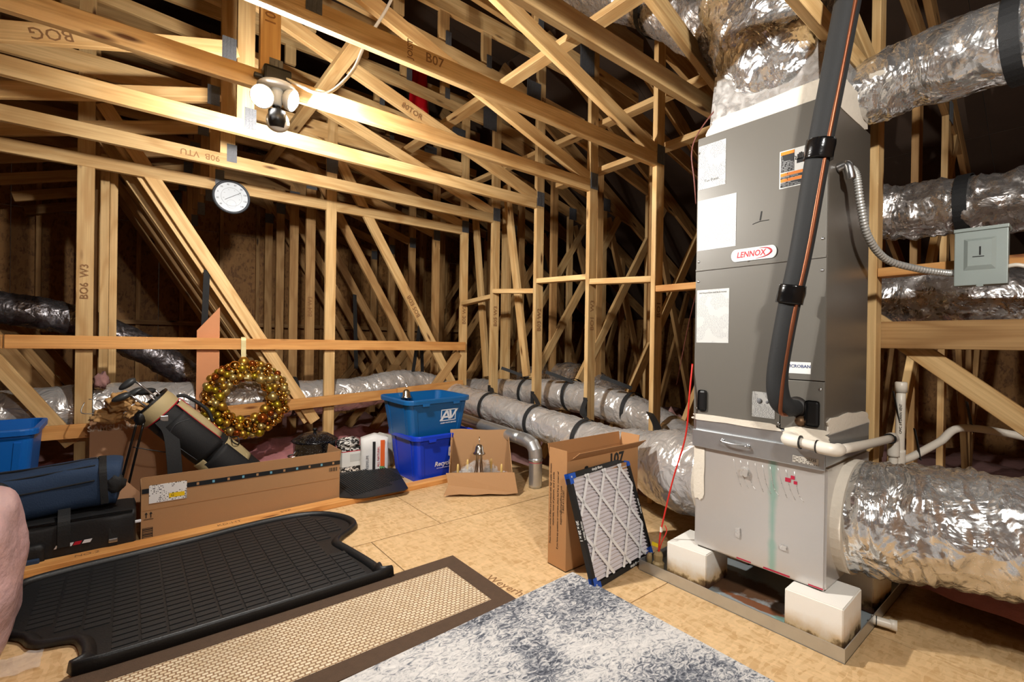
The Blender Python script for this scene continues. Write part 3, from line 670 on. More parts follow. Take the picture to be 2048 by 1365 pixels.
lathe('switch_housing', [(0, 0), (.026, 0), (.028, .045), (.02, .055), (.022, .085), (.014, .1), (0, .1)], TAN, fs_, T(1.965, 1.30, .004), 8, False)
lathe('clip', [(0, 0), (.013, 0), (.013, .07), (.008, .08), (0, .08)], TAN, fs_, T(1.955, 1.342, .004), 10)
box('yellow_tag', (1.955, 1.298, .125), (1.958, 1.33, .143), plain('yellow_tag', (240, 214, 20), .5), fs_)
REDW = plain('red_wire', (206, 40, 30), .4)
tube('wire', [(1.965, 1.30, .10), (1.966, 1.295, .16), (1.97, 1.29, .21), (1.985, 1.265, .36), (1.995, 1.24, .48), (2.0, 1.20, .62), (2.0, 1.182, .72), (2.005, 1.176, .86), (2.03, 1.178, 1.0)], .0038, REDW, fs_, 8, 60)
tube('wire', [(1.967, 1.298, .10), (1.968, 1.285, .15), (1.97, 1.268, .19), (1.972, 1.262, .215), (1.972, 1.272, .235)], .0025, REDW, fs_, 6, 24)
box('wire_connector', (1.965, 1.286, .198), (1.975, 1.294, .222), WHITE, fs_)
st = empty('pvc_stub', (2.27, .53, .03), 'short capped white pipe leaving the drain pan', 'pipe')
tube('pipe_body', [(2.255, .54, .034), (2.27, .50, .031), (2.28, .475, .03)], .0165, PVC, st, 20, 6); lathe('end_cap', [(0, .03), (.012, .029), (.019, .022), (.02, 0), (0, 0)], PVC, st, frame((2.283, .466, .03), (0, 0, 1), (.97, .22, 0)), 20)
for p in ((2.26, .525, .033), (2.278, .482, .03)): hoop('pipe_ring', p, (.22, -.97, 0), .0165, .003, .0012, BLACKP, st, 20)
# ------------------------------------------------------------------ supply ducts on top
up_ = empty('supply_plenum', (2.29, .9, 2.04), 'foil wrapped supply plenum on top of the air handler', 'plenum')
bm = bmesh.new(); bm_box(bm, (0, 0, 0), (.46, .50, .34))
for v in bm.verts:
    if v.co.z > 0: v.co.x *= .9; v.co.y *= .92
bmesh.ops.bevel(bm, geom=bm.edges[:], offset=.03, segments=3, affect='EDGES'); bmesh.ops.subdivide_edges(bm, edges=bm.edges[:], cuts=3, use_grid_fill=True)
from_bm('plenum_body', bm, FOILB, up_, T(2.295, .905, 2.20))
patch('mastic_skirt', MX(2.062, .90, 2.075), .5, .085, MASTIC, up_, .012, 4, .22); patch('mastic_skirt', MY(2.28, .652, 2.10), .4, .13, MASTIC, up_, .012, 7, .25)
def duct(name, label_, pts, rad, mat, seg=56, n=None, wob=.012, wf=9, fold=.006, ff=None, cat='duct'):
    L = sum((V(pts[i+1][:3])-V(pts[i][:3])).length for i in range(len(pts)-1)); n = n or int(L/.016)
    D = empty(name, pts[0], label_, cat, 'silver insulated ducts')
    tube('duct_sleeve', pts, rad, mat, D, seg, n, wob, wf, fold=fold, ffreq=ff or L*22); return D
d1 = duct('insulated_duct', 'thick crumpled foil duct rising from the air handler top', [(2.27, .84, 2.17), (2.22, .87, 2.32), (2.17, .93, 2.52), (2.12, .99, 2.75), (2.1, 1.05, 3.05)], [.16, .225, .235, .225, .21], FOIL, wob=.02, fold=.012)
d2 = duct('insulated_duct', 'foil duct climbing away to the upper left above the posts', [(2.36, 1.02, 2.45), (2.34, 1.19, 2.66), (2.33, 1.45, 2.93), (2.33, 1.75, 3.2), (2.33, 2.2, 3.5)], [.14, .17, .18, .18, .18], FOILD)
ax = V((0, .68, .73)); hoop('strap', (2.332, 1.56, 3.03), ax, .187, .045, .004, STRAP, d2)
tube('collar', [(2.24, 1.06, 2.06), (2.24, 1.06, 2.25), (2.25, 1.06, 2.48)], [.125, .12, .12], FOILW, up_, 40, 24, .008, 9)
d3 = duct('insulated_duct', 'shiny foil duct leaving the air handler top toward the right', [(2.45, .72, 2.15), (2.48, .60, 2.20), (2.5, .45, 2.22), (2.5, .2, 2.22), (2.52, -.1, 2.24), (2.55, -.6, 2.28)], [.10, .135, .14, .15, .15, .15], FOIL, wob=.014)
hoop('strap', (2.5, .19, 2.22), (0.1, 1, .0), .157, .05, .004, STRAP, d3)
patch('mastic_ring', frame((2.44, .60, 2.20), (.2, 0, 1), (-1, 0, .2)), .12, .16, MASTIC, d3, .05, 13, .3)
d3b = duct('insulated_duct', 'dark foil duct dropping behind the air handler right edge', [(2.45, .84, 2.2), (2.62, .88, 2.12), (2.86, .93, 1.98), (3.05, .86, 1.87), (3.12, .68, 1.80), (3.1, .46, 1.78), (3.1, .2, 1.76), (3.12, -.3, 1.78)], [.13, .15, .15, .145, .14, .135, .14, .14], FOILD, wob=.015, fold=.016)
hoop('strap', (3.1, .40, 1.775), (.05, 1, .0), .142, .05, .004, STRAP, d3b)
duct('insulated_duct', 'dull foil duct low behind the grey switch box', [(3.3, .95, 1.35), (3.35, .6, 1.36), (3.4, .2, 1.32), (3.5, -.3, 1.3)], .17, FOILD, n=60)
# lower ducts
d4 = duct('insulated_duct', 'large crumpled foil duct running from the plenum to the right edge', [(2.29, .66, .41), (2.30, .52, .42), (2.32, .34, .445), (2.35, .15, .455), (2.40, -.1, .46), (2.45, -.6, .46)], [.20, .222, .21, .205, .215, .22], FOIL, 72, 130, .012, 9, .012)
for k, (dx, w_, h_) in enumerate(((0, .05, .40),)): hoop('mastic_ring', (2.285, .618, .41), (0, 1, 0), .195, .05, .03, MASTIC, d4)
d5 = duct('insulated_duct', 'strapped foil duct running in front of the posts to the plenum', [(2.62, 4.1, .50), (2.585, 3.35, .47), (2.57, 2.7, .425), (2.54, 2.19, .385), (2.48, 1.80, .38), (2.40, 1.44, .39), (2.32, 1.14, .42)], [.125, .128, .13, .138, .165, .225, .20], FOILW, 64, None, .010, 8, .006)
hoop('mastic_ring', (2.325, 1.175, .42), (0.1, 1, 0), .195, .06, .02, MASTIC, d5)
for (c, a, topx, lab) in (((2.59, 3.5, .475), (.02, 1, .04), (2.755, 3.75, .63), 0), ((2.576, 2.85, .44), (.03, 1, .05), (2.755, 3.11, .63), 0), ((2.55, 2.30, .40), (.05, 1, .06), (2.755, 2.49, .64), 0)):
    h = hoop('strap', c, a, .137, .038, .003, STRAP, d5); ribbon('strap_tail', [(c[0]+.02, c[1]+.01, c[2]+.137), (c[0]+.09, c[1]+.12, c[2]+.165), topx], .036, .003, (0, 1, .2), STRAP, h, 12)
    box('strap_loop', (topx[0]-.006, topx[1]-.02, topx[2]-.12), (topx[0]-.002, topx[1]+.02, topx[2]+.02), STRAP, h)
ribbon('strap_tail', [(2.44, 1.62, .55), (2.58, 1.74, .585), (2.745, 1.90, .62)], .05, .004, (0, 1, .3), STRAP, d5, 12)
d6 = duct('insulated_duct', 'foil duct behind the row of posts bending into the plenum', [(3.05, 4.6, .50), (3.1, 4.03, .54), (3.1, 3.05, .6), (3.1, 2.38, .55), (3.02, 1.97, .46), (2.86, 1.62, .38), (2.66, 1.3, .34)], .14, FOILW, 48, None, .010, 8, .006)
for y, z in ((3.55, .58), (2.95, .61), (2.30, .55)): hoop('strap', (3.1, y, z), (0, 1, 0), .147, .035, .003, STRAP, d6)
for y in (3.70, 3.06, 2.43): ribbon('strap_tail', [(2.86, y, .82), (2.95, y-.08, .78), (3.04, y-.16, .735)], .03, .003, (0, .3, 1), STRAP, d6, 8)
d7 = duct('insulated_duct', 'dusty foil duct farthest behind the row of posts', [(3.7, 4.6, .6), (3.7, 4.09, .64), (3.7, 3.5, .70), (3.62, 2.96, .56), (3.45, 2.3, .3)], .16, FOILD, 40, 120)
d8 = duct('insulated_duct', 'long silver duct lying behind the wooden rail', [(-1.7, 4.58, .50), (-.65, 4.55, .55), (-.02, 4.52, .575), (.44, 4.5, .56), (1.2, 4.5, .55), (1.7, 4.48, .565), (2.1, 4.46, .63), (2.4, 4.46, .62), (2.62, 4.36, .54), (2.66, 4.05, .5)], [.15, .165, .165, .165, .155, .15, .145, .13, .12, .12], FOILW, 56, 240, .010, 7, .006)
for x in (-.22, 1.13): hoop('strap', (x, 4.51, .565), (1, 0, 0), .172, .055, .004, STRAP, d8)
for A, B in (((.455, 4.30, 1.60), (.445, 4.36, 1.0)), ((2.285, 4.30, 1.29), (2.26, 4.40, .76)), ((1.83, 4.9, 1.55), (1.80, 4.75, .78)), ((2.33, 4.38, 1.26), (2.42, 4.5, .74))):
    ribbon('strap_tail', [A, tuple(V(A).lerp(V(B), .5)), B], .045, .003, (1, .3, 0), STRAP, d8, 8)
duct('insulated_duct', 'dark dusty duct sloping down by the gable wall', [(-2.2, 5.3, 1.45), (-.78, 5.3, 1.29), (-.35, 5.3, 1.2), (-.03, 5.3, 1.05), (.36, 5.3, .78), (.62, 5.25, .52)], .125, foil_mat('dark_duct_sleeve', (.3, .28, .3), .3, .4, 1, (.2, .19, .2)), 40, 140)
# galvanized round pipe
gp_ = empty('galvanized_pipe', (2.37, 2.63, 0), 'bare galvanized round pipe bending down to the floor', 'pipe')
tube('horizontal_run', [(2.37, 4.0, .39), (2.37, 3.4, .362), (2.37, 2.80, .335)], .05, GALV, gp_, 32, 12); tube('elbow', [(2.37, 2.80, .335), (2.37, 2.70, .325), (2.37, 2.645, .29), (2.37, 2.63, .22)], .052, GALV, gp_, 32, 4, smooth=False)
tube('vertical_run', [(2.37, 2.63, .235), (2.37, 2.63, .1), (2.37, 2.63, 0)], .049, GALV, gp_, 32, 6); hoop('seam_ring', (2.37, 2.63, .205), (0, 0, 1), .05, .006, .003, GALV, gp_, 32, upv=(1, 0, 0)); hoop('red_marking', (2.37, 2.63, .19), (0, 0, 1), .0495, .004, .0006, PR, gp_, 32, math.pi*.7, math.pi*1.7, (1, 0, 0))
# refrigerant line set
ls = empty('line_set', (1.93, .76, .86), 'thick black insulated refrigerant line with a copper tube taped along it', 'pipe')
lp = [(1.97, .47, 3.2), (1.95, .50, 2.75), (1.935, .548, 2.38), (1.93, .597, 2.06), (1.93, .64, 1.8), (1.93, .692, 1.45), (1.925, .733, 1.22), (1.925, .765, 1.0), (1.935, .765, .90), (1.96, .75, .86), (2.02, .735, .852)]
tube('foam_sleeve', lp, [.041, .041, .041, .041, .040, .038, .037, .037, .039, .038, .03], BLACK, ls, 28, 90)
cp = [(p[0]-.022, p[1]-.032, p[2]) for p in lp[:8]]+[(1.903, .744, .88), (1.912, .746, .838), (1.96, .74, .83), (2.0, .735, .835)]
tube('copper_tube', cp, .0068, COPPER, ls, 12, 90, .0015, 9)
for k, (p, a) in enumerate((((1.925, .636, 1.80), (0, .14, -1)), ((1.922, .722, 1.285), (0, .17, -1)))): tube('tape_wrap', [V(p)-V(a)*.034, V(p), V(p)+V(a)*.034], [.046, .047, .046], TAPEB, ls, 28, 8, .003, 25)
tube('thermostat_wire', [(2.2, 1.04, 2.32), (2.1, 1.10, 2.2), (2.03, 1.165, 2.07), (2.015, 1.19, 1.98), (2.03, 1.185, 1.86), (2.06, 1.19, 1.75)], .003, plain('brown_wire', (120, 66, 56), .5), ah, 8, 40)
# wire going down behind the left edge of the cabinet
tw = empty('control_wire', (2.75, 1.75, 1.3), 'thin brown control wire hanging between the post and the air handler', 'wire'); tube('wire', [(2.3, 1.25, 1.95), (2.5, 1.4, 1.55), (2.9, 1.72, 1.2), (3.0, 1.86, .8)], .003, MATS['brown_wire'], tw, 6, 30)
# flexible conduit and switch box
cd = empty('metal_conduit', (2.12, .64, 1.77), 'flexible ribbed metal conduit from the cabinet to the switch box', 'conduit')
path = spline([(2.13, .60, 1.775), (2.15, .585, 1.745), (2.19, .58, 1.64), (2.27, .575, 1.53), (2.42, .55, 1.455), (2.58, .48, 1.425), (2.68, .405, 1.41), (2.70, .372, 1.408)], 300)
vs, fs, sg, org = [], [], 14, path[0]
nx = V((0, -1, 0))
for i, c in enumerate(path):
    t = (path[min(i+1, 300)]-path[max(i-1, 0)]).normalized(); nx = (nx-t*nx.dot(t)).normalized(); ny = t.cross(nx); r = .0125+(.0022 if (i % 4) in (1, 2) else -.0012)
    for j in range(sg): vs.append(c-org+(nx*math.cos(2*math.pi*j/sg)+ny*math.sin(2*math.pi*j/sg))*r)
for i in range(300):
    for j in range(sg): a, b = i*sg+j, i*sg+(j+1) % sg; fs.append((a, a+sg, b+sg, b))
raw('ribbed_sleeve', vs, fs, plain('conduit_steel', (196, 196, 192), .38, .55), cd, T(*org), True)
tube('elbow_fitting', [(2.13, .642, 1.785), (2.13, .61, 1.79), (2.13, .60, 1.76), (2.135, .597, 1.735)], .0165, STEEL, cd, 16, 14); tube('straight_fitting', [(2.69, .39, 1.409), (2.70, .375, 1.408), (2.702, .36, 1.408)], .016, STEEL, cd, 16, 6)
GREYB = plain('grey_enamel', (150, 160, 156), .45, .15)
sb = empty('disconnect_box', (2.72, .30, 1.35), 'grey electrical switch box marked 1 on the blocking board', 'switch box')
box('enclosure', (2.675, .226, 1.352), (2.757, .374, 1.578), GREYB, sb, .003); box('cover', (2.664, .222, 1.350), (2.676, .378, 1.572), GREYB, sb, .003); box('rain_hood', (2.658, .220, 1.570), (2.757, .380, 1.584), GREYB, sb, .002)
em = bmesh.new(); o_ = [(-.048, -.065), (.048, -.065), (.048, .065), (-.048, .065)]
vv = [em.verts.new((x, y, 0)) for x, y in o_]+[em.verts.new((x*.72, y*.78+.004, .008)) for x, y in o_]
for i in range(4): em.faces.new((vv[i], vv[(i+1) % 4], vv[4+(i+1) % 4], vv[4+i]))
em.faces.new(vv[4:8]); from_bm('embossed_panel', em, GREYB, sb, MX(2.6645, .302, 1.475))
text('marker_number', '1', MX(2.655, .300, 1.485), .05, INK, sb, .0003); box('marker_stroke', (2.6550, .288, 1.463), (2.6556, .322, 1.466), INK, sb)
box('latch_tab', (2.66, .29, 1.344), (2.668, .31, 1.352), GREYB, sb)
cb = empty('white_cable', (2.7, .22, 1.41), 'white electrical cable leaving the switch box to the right', 'cable'); tube('cable_sheath', [(2.70, .228, 1.42), (2.70, .19, 1.42), (2.72, .13, 1.38), (2.75, .05, 1.28)], .008, PVC, cb, 12, 24)
# condensate drain and vent
cdn = empty('condensate_drain', (1.95, .7, .73), 'white drain pipe elbowing round the cabinet corner', 'pipe')
tube('drain_outlet', [(2.03, .745, .74), (1.985, .742, .738)], .02, PVC, cdn, 20, 4); tube('elbow', [(1.985, .742, .738), (1.958, .738, .736), (1.947, .715, .735), (1.947, .69, .734)], .024, PVC, cdn, 20, 14)
tube('front_run', [(1.947, .70, .734), (1.947, .61, .726)], .018, PVC, cdn, 20, 4); tube('elbow', [(1.947, .635, .728), (1.948, .600, .725), (1.965, .583, .722), (2.0, .583, .720)], .023, PVC, cdn, 20, 14)
tube('side_run', [(1.99, .583, .720), (2.4, .588, .69), (2.74, .594, .67)], .018, PVC, cdn, 20, 6); tube('tee', [(2.72, .594, .672), (2.77, .594, .669), (2.785, .594, .64), (2.785, .594, .58)], .024, PVC, cdn, 20, 14); tube('trap_drop', [(2.785, .594, .60), (2.785, .594, .50), (2.80, .594, .47), (2.84, .594, .47), (2.86, .594, .50), (2.875, .594, .535)], .0185, PVC, cdn, 20, 24)
hoop('black_ring', (1.947, .69, .734), (0, 1, 0), .0185, .004, .007, BLACKP, cdn, 20); hoop('black_ring', (1.947, .635, .728), (0, 1, 0), .0185, .004, .006, BLACKP, cdn, 20); hoop('black_ring', (2.725, .594, .671), (1, 0, 0), .0185, .012, .006, BLACKP, cdn, 20)
vp = empty('vent_pipe', (2.89, .59, .55), 'upright capped white vent pipe beside the right post', 'pipe')
tube('vent_riser', [(2.885, .592, .54), (2.89, .592, .72), (2.895, .592, .90)], .019, PVC, vp, 20, 4); lathe('vent_cap', [(0, .05), (.02, .05), (.0245, .046), (.0245, 0), (0, 0)], PVC, vp, T(2.895, .592, .875), 24); tube('vent_tee', [(2.885, .592, .60), (2.885, .592, .53)], .024, PVC, vp, 20, 4)
text('pipe_print', 'CPVC 3/4 DRAIN VENT', frame((2.868, .585, .75), (0, 0, 1), (0, 1, 0)), .014, INK, vp, .0003)
tube('outgoing_pipe', [(2.885, .592, .545), (2.95, .56, .56), (3.08, .48, .63), (3.2, .40, .70), (3.3, .1, .66), (3.5, -.4, .55)], .018, PVC, vp, 16, 40)
for p in ((2.86, .615, .8), (2.95, .55, .62), (3.2, .40, .75)): ribbon('cable_strap', [(p[0], p[1], p[2]+.08), (p[0]+.01, p[1]-.012, p[2]), (p[0]+.02, p[1]-.02, p[2]-.07)], .025, .003, (1, .5, 0), STRAP, vp, 8)
# ------------------------------------------------------------------ furnace filter and its carton
def carton(x0, x1, y0, y1, h, mat, E_, t=.004, base=True):
    if base: box('bottom', (x0, y0, 0), (x1, y1, t), mat, E_)
    a = box('left_wall', (x0, y0, 0), (x0+t, y1, h), mat, E_); b = box('front_wall', (x0+t, y0, 0), (x1-t, y0+t, h), mat, E_)
    c = box('right_wall', (x1-t, y0, 0), (x1, y1, h), mat, E_); d = box('back_wall', (x0+t, y1-t, 0), (x1-t, y1, h), mat, E_)
    return a, b, c, d
def flap(E_, A, B, out, mat, t=.003, inset=0):
    A, B, out = V(A), V(B), V(out); n = (B-A).cross(out).normalized()*t; e = (B-A).normalized()*inset; c = (A+B)/2
    q = [A, B, B+out-e, A+out+e]; vs = [p-c for p in q]+[p-c+n for p in q]
    return raw('flap', vs, [(0, 1, 2, 3), (7, 6, 5, 4), (0, 4, 5, 1), (1, 5, 6, 2), (2, 6, 7, 3), (3, 7, 4, 0)], mat, E_, T(*c))
fb = empty('filter_carton', (1.9, 1.63, 0), 'tall open cardboard carton behind the air filter', 'box')
x0, x1, y0, y1, h = 1.615, 2.165, 1.57, 1.692, .525
lw, fwall, rw, bw = carton(x0, x1, y0, y1, h, CARDD, fb)
flap(fb, (x0, y1, h), (x1, y1, h), (0, .012, .065), CARDD); flap(fb, (x0, y0, h), (x0, y1, h), (.0, 0, .05), CARDD, inset=.002); flap(fb, (x1, y1, h), (x1, y0, h), (.015, 0, .062), CARDD)
flap(fb, (x1, y0, h), (x0+.02, y0, h), (0, -.055, .045), CARDD, inset=.006)
for i, (s, dy, z) in enumerate((('These American works of filters are produced with high quality domestic', .108, .30), ('materials, tons of passion, and a smile.', .088, .33), ('If you have any questions or comments please feel free to contact us!', .058, .28), ('support@simplyfilters.com', .036, .31), ('1-800-615-0287', .02, .33))):
    text('carton_print', s, frame((x0-.0006, y0+dy, z), (0, 0, 1), (0, 1, 0)), .0155 if len(s) > 45 else .017, INK, lw, .0002, sx=.86 if len(s) > 60 else 1)
text('carton_logo', '107', frame((1.98, y0-.0008, .487), (1, 0, 0), (0, 0, 1)), .08, INK, fwall, .0003, bold=.003); text('carton_print', 'simply filters', frame((1.9, y0-.032, .562), (1, 0, 0), (0, -.7, .7)), .02, INK, fwall, .0002)
text('carton_logo', 's', frame((1.75, y0-.0008, .47), (1, 0, 0), (0, 0, 1)), .08, INK, fwall, .0003, bold=.003)
# the filter
bl, br, tl = V((1.602, 1.375, .002)), V((2.106, 1.422, .002)), V((1.600, 1.535, .478))
ux = (br-bl).normalized(); uy = (tl-bl); uy = (uy-ux*uy.dot(ux)).normalized(); FM = frame(bl, ux, uy)
S = .505; flt = empty('air_filter', bl, 'pleated white air filter with black frame and blue corners leaning on the carton', 'filter')
fr = .032
KB = plain('filter_frame_black', (18, 18, 20), .5)
def fbox(name, lo, hi, mat, par=flt, bevel=0): return box(name, lo, hi, mat, par, bevel, FM)
bars = [fbox('frame_bar', (0, 0, -.024), (S, .022, .002), KB), fbox('frame_bar', (0, S-.022, -.024), (S, S, .002), KB), fbox('frame_bar', (0, .022, -.024), (.02, S-.022, .002), KB), fbox('frame_bar', (S-.02, .022, -.024), (S, S-.022, .002), KB)]
BL = plain('filter_corner_blue', (22, 84, 190), .45)
for cx_, cy_ in ((0, 0), (1, 0), (0, 1), (1, 1)):
    a = .047; q = .0245
    pts = [(0, 0), (a, 0), (a, q), (q, q), (q, a), (0, a)]; pts = [((S-x) if cx_ else x, (S-y) if cy_ else y) for x, y in pts]
    if cx_ != cy_: pts = pts[::-1]
    poly('corner_piece', pts, -.026, .0035, BL, flt, FM); 
    box('corner_mark', ((S-.02) if cx_ else .012, (S-.02) if cy_ else .012, .0035), ((S-.012) if cx_ else .02, (S-.012) if cy_ else .02, .004), PAPER, flt, 0, FM)
nP = 27; vs = []; fs = []
for i in range(nP*2+1):
    yv = .02+(S-.04)*i/(nP*2); zz = -.003 if i % 2 else -.016
    vs += [(.018, yv, zz), (S-.018, yv, zz)]
for i in range(nP*2): fs.append((i*2, i*2+1, i*2+3, i*2+2))
MEDIA = plain('filter_media', (228, 221, 223), .9, 0, .1, 200, .04); raw('pleated_media', vs, fs, MEDIA, flt, FM); fbox('media_backing', (.018, .018, -.021), (S-.018, S-.018, -.0195), MEDIA)
GRID = plain('filter_grid_card', (252, 250, 250), .7)
def strip(p, q, wd=.0155):
    p, q = V((p[0], p[1], 0)), V((q[0], q[1], 0)); d = (q-p); L = d.length; d.normalize()
    M = FM @ frame(((p+q)/2).to_3d()+V((0, 0, .0002)), d, (-d.y, d.x, 0))
    bm = bmesh.new(); bm_box(bm, (0, 0, 0), (L, wd, .0025)); return from_bm('lattice_strip', bm, GRID, flt, M)
lo_, hi_ = .022, S-.022
def clipline(c, m):    # v = m*u + c within the media square
    pts = []
    for u in (lo_, hi_):
        v = m*u+c
        if lo_-1e-6 <= v <= hi_+1e-6: pts.append((u, v))
    for v in (lo_, hi_):
        u = (v-c)/m
        if lo_ < u < hi_: pts.append((u, v))
    return pts
for m in (-1.42, 1.42):
    k = -12
    while k < 14:
        sp_ = .199
        p = clipline((.08 if m > 0 else .45)+k*sp_, m)
        if len(p) >= 2 and (V(p[0])-V(p[1])).length > .05: strip(p[0], p[1])
        k += 1
text('frame_print', 'simply filters', FM @ T(.22, S-.011, .0022), .017, PAPER, bars[1], .0002, bold=.0006); text('frame_print', 'simply filters', FM @ T(.33, .011, .0022), .016, PAPER, bars[0], .0002, bold=.0006)
text('frame_print', 'simply filters', FM @ T(.011, .25, .0022) @ Matrix.Rotation(-math.pi/2, 4, 'Z'), .016, PAPER, bars[2], .0002, bold=.0006); text('frame_print', 'simply filters', FM @ T(S-.011, .25, .0022) @ Matrix.Rotation(-math.pi/2, 4, 'Z'), .015, PAPER, bars[3], .0002, bold=.0006)
text('frame_print', '20 x 20 x 1', FM @ frame((-.0006, .25, -.012), (0, -1, 0), (0, 0, 1)), .02, PAPER, bars[2], .0002, bold=.0006)
# ------------------------------------------------------------------ carton with a chandelier
cx0 = V((1.742, 2.872, 0)); ex = V((.83, -.557, 0)).normalized(); ey = V((-ex.y, ex.x, 0)); CM = frame(cx0, ex, ey)
cbx = empty('chandelier_carton', cx0, 'open cardboard carton holding a chandelier on the floor', 'box')
def cq(name, pts, mat=CARD, t=.004, par=None):
    pts = [CM @ V(p) for p in pts]; n = (pts[1]-pts[0]).cross(pts[2]-pts[0]).normalized()*t; c = sum(pts, V())/len(pts); k = len(pts)
    vs = [p-c for p in pts]+[p-c+n for p in pts]; fs = [tuple(reversed(range(k))), tuple(range(k, 2*k))]+[(i, (i+1) % k, k+(i+1) % k, k+i) for i in range(k)]
    return raw(name, vs, fs, mat, par or cbx, T(*c))
W_, D_, H_ = .47, .38, .155
cq('bottom', [(0.02, 0, .012), (W_, 0, .012), (W_, D_, .012), (0.02, D_, .012)]); cq('front_wall', [(W_, .0, .01), (.02, .0, .01), (.02, .0, H_), (W_, .0, H_)])
cq('front_flap', [(0.0, -.012, H_+.002), (.018, -.03, H_*.5), (-.012, -.055, .012), (.1, -.055, .02), (.2, -.055, .012), (.3, -.054, .02), (.42, -.055, .014), (W_+.035, -.052, .022), (W_+.012, -.012, H_+.002)])
cq('left_wall', [(.02, 0, .01), (.02, D_, .01), (.02, D_, .36), (.02, .0, H_)]); cq('right_wall', [(W_, D_, .01), (W_, 0, .01), (W_, .0, H_), (W_, D_, .36)])
cq('back_wall', [(W_+.0, D_, .01), (.02, D_, .01), (.01, D_+.02, .385), (.1, D_+.02, .39), (.3, D_+.02, .38), (W_-.0, D_+.02, .385)][::-1])
NICK = plain('brushed_nickel', (196, 190, 182), .22, 1)
def chandelier(loc, label_, s=1.0, arms=6):
    C_ = empty('chandelier', loc, label_, 'chandelier'); x, y, z = loc
    P = lambda a, r, zz: (x+math.cos(a)*r*s, y+math.sin(a)*r*s, z+zz*s)
    lathe('canopy_cup', [(0, .0), (.045*s, 0), (.047*s, .008*s), (.034*s, .02*s), (.028*s, .055*s), (.018*s, .07*s), (0, .075*s)], NICK, C_, T(x, y, z+.23*s), 28)
    hoop('hanging_ring', (x, y, z+.335*s), (.83, -.55, 0), .019*s, .005*s, .005*s, NICK, C_, 24)
    for k in range(arms):
        a = k*2*math.pi/arms+.3; tube('arm', [P(a, .02, .235), P(a, .022, .16), P(a, .035, .08), P(a, .075, .02), P(a, .13, .0)], .0045*s, NICK, C_, 8, 20)
    return C_
chl = chandelier((CM @ V((.235, .17, .015))), 'brushed nickel chandelier standing in the open carton')
GL = NT('clear_wrap'); GL.set(Base_Color=(.95, .94, .92, 1), Roughness=.12, Alpha=.22); GL.nrm(GL.bump(GL.noise(GL.coords(), 40, 3), .6, .01)); GLASS = GL.m
BULB = plain('amber_bulb', (232, 196, 120), .2)
for k, (u, v) in enumerate(((.08, .13), (.40, .12), (.15, .26), (.33, .28))):
    p = CM @ V((u, v, .02)); lathe('glass_shade', [(.02, 0), (.055, .02), (.06, .06), (.048, .1), (.045, .1), (.056, .06), (.051, .022), (.018, .004)], GLASS, chl, T(*p), 24, True, False)
    lathe('candle_sleeve', [(0, 0), (.009, 0), (.009, .14), (.006, .16), (0, .165)], BULB, chl, T(*p), 12)
def crumple(name, c, r, mat, par, sub=4, amp=.2, fr=6, sd=0.):
    bm = bmesh.new(); bmesh.ops.create_icosphere(bm, subdivisions=sub, radius=1)
    for v in bm.verts:
        d = v.co.normalized(); k = 1+amp*noise.noise(d*fr*.4+V((sd, 0, 0)))+amp*.6*abs(noise.noise(d*fr+V((sd, 1, 0)))); v.co = V((d.x*r[0]*k, d.y*r[1]*k, d.z*r[2]*k))
    return from_bm(name, bm, mat, par, T(*c), True)
crumple('plastic_wrap', CM @ V((.24, .29, .09)), (.12, .05, .07), GLASS, chl, 4, .4, 7)
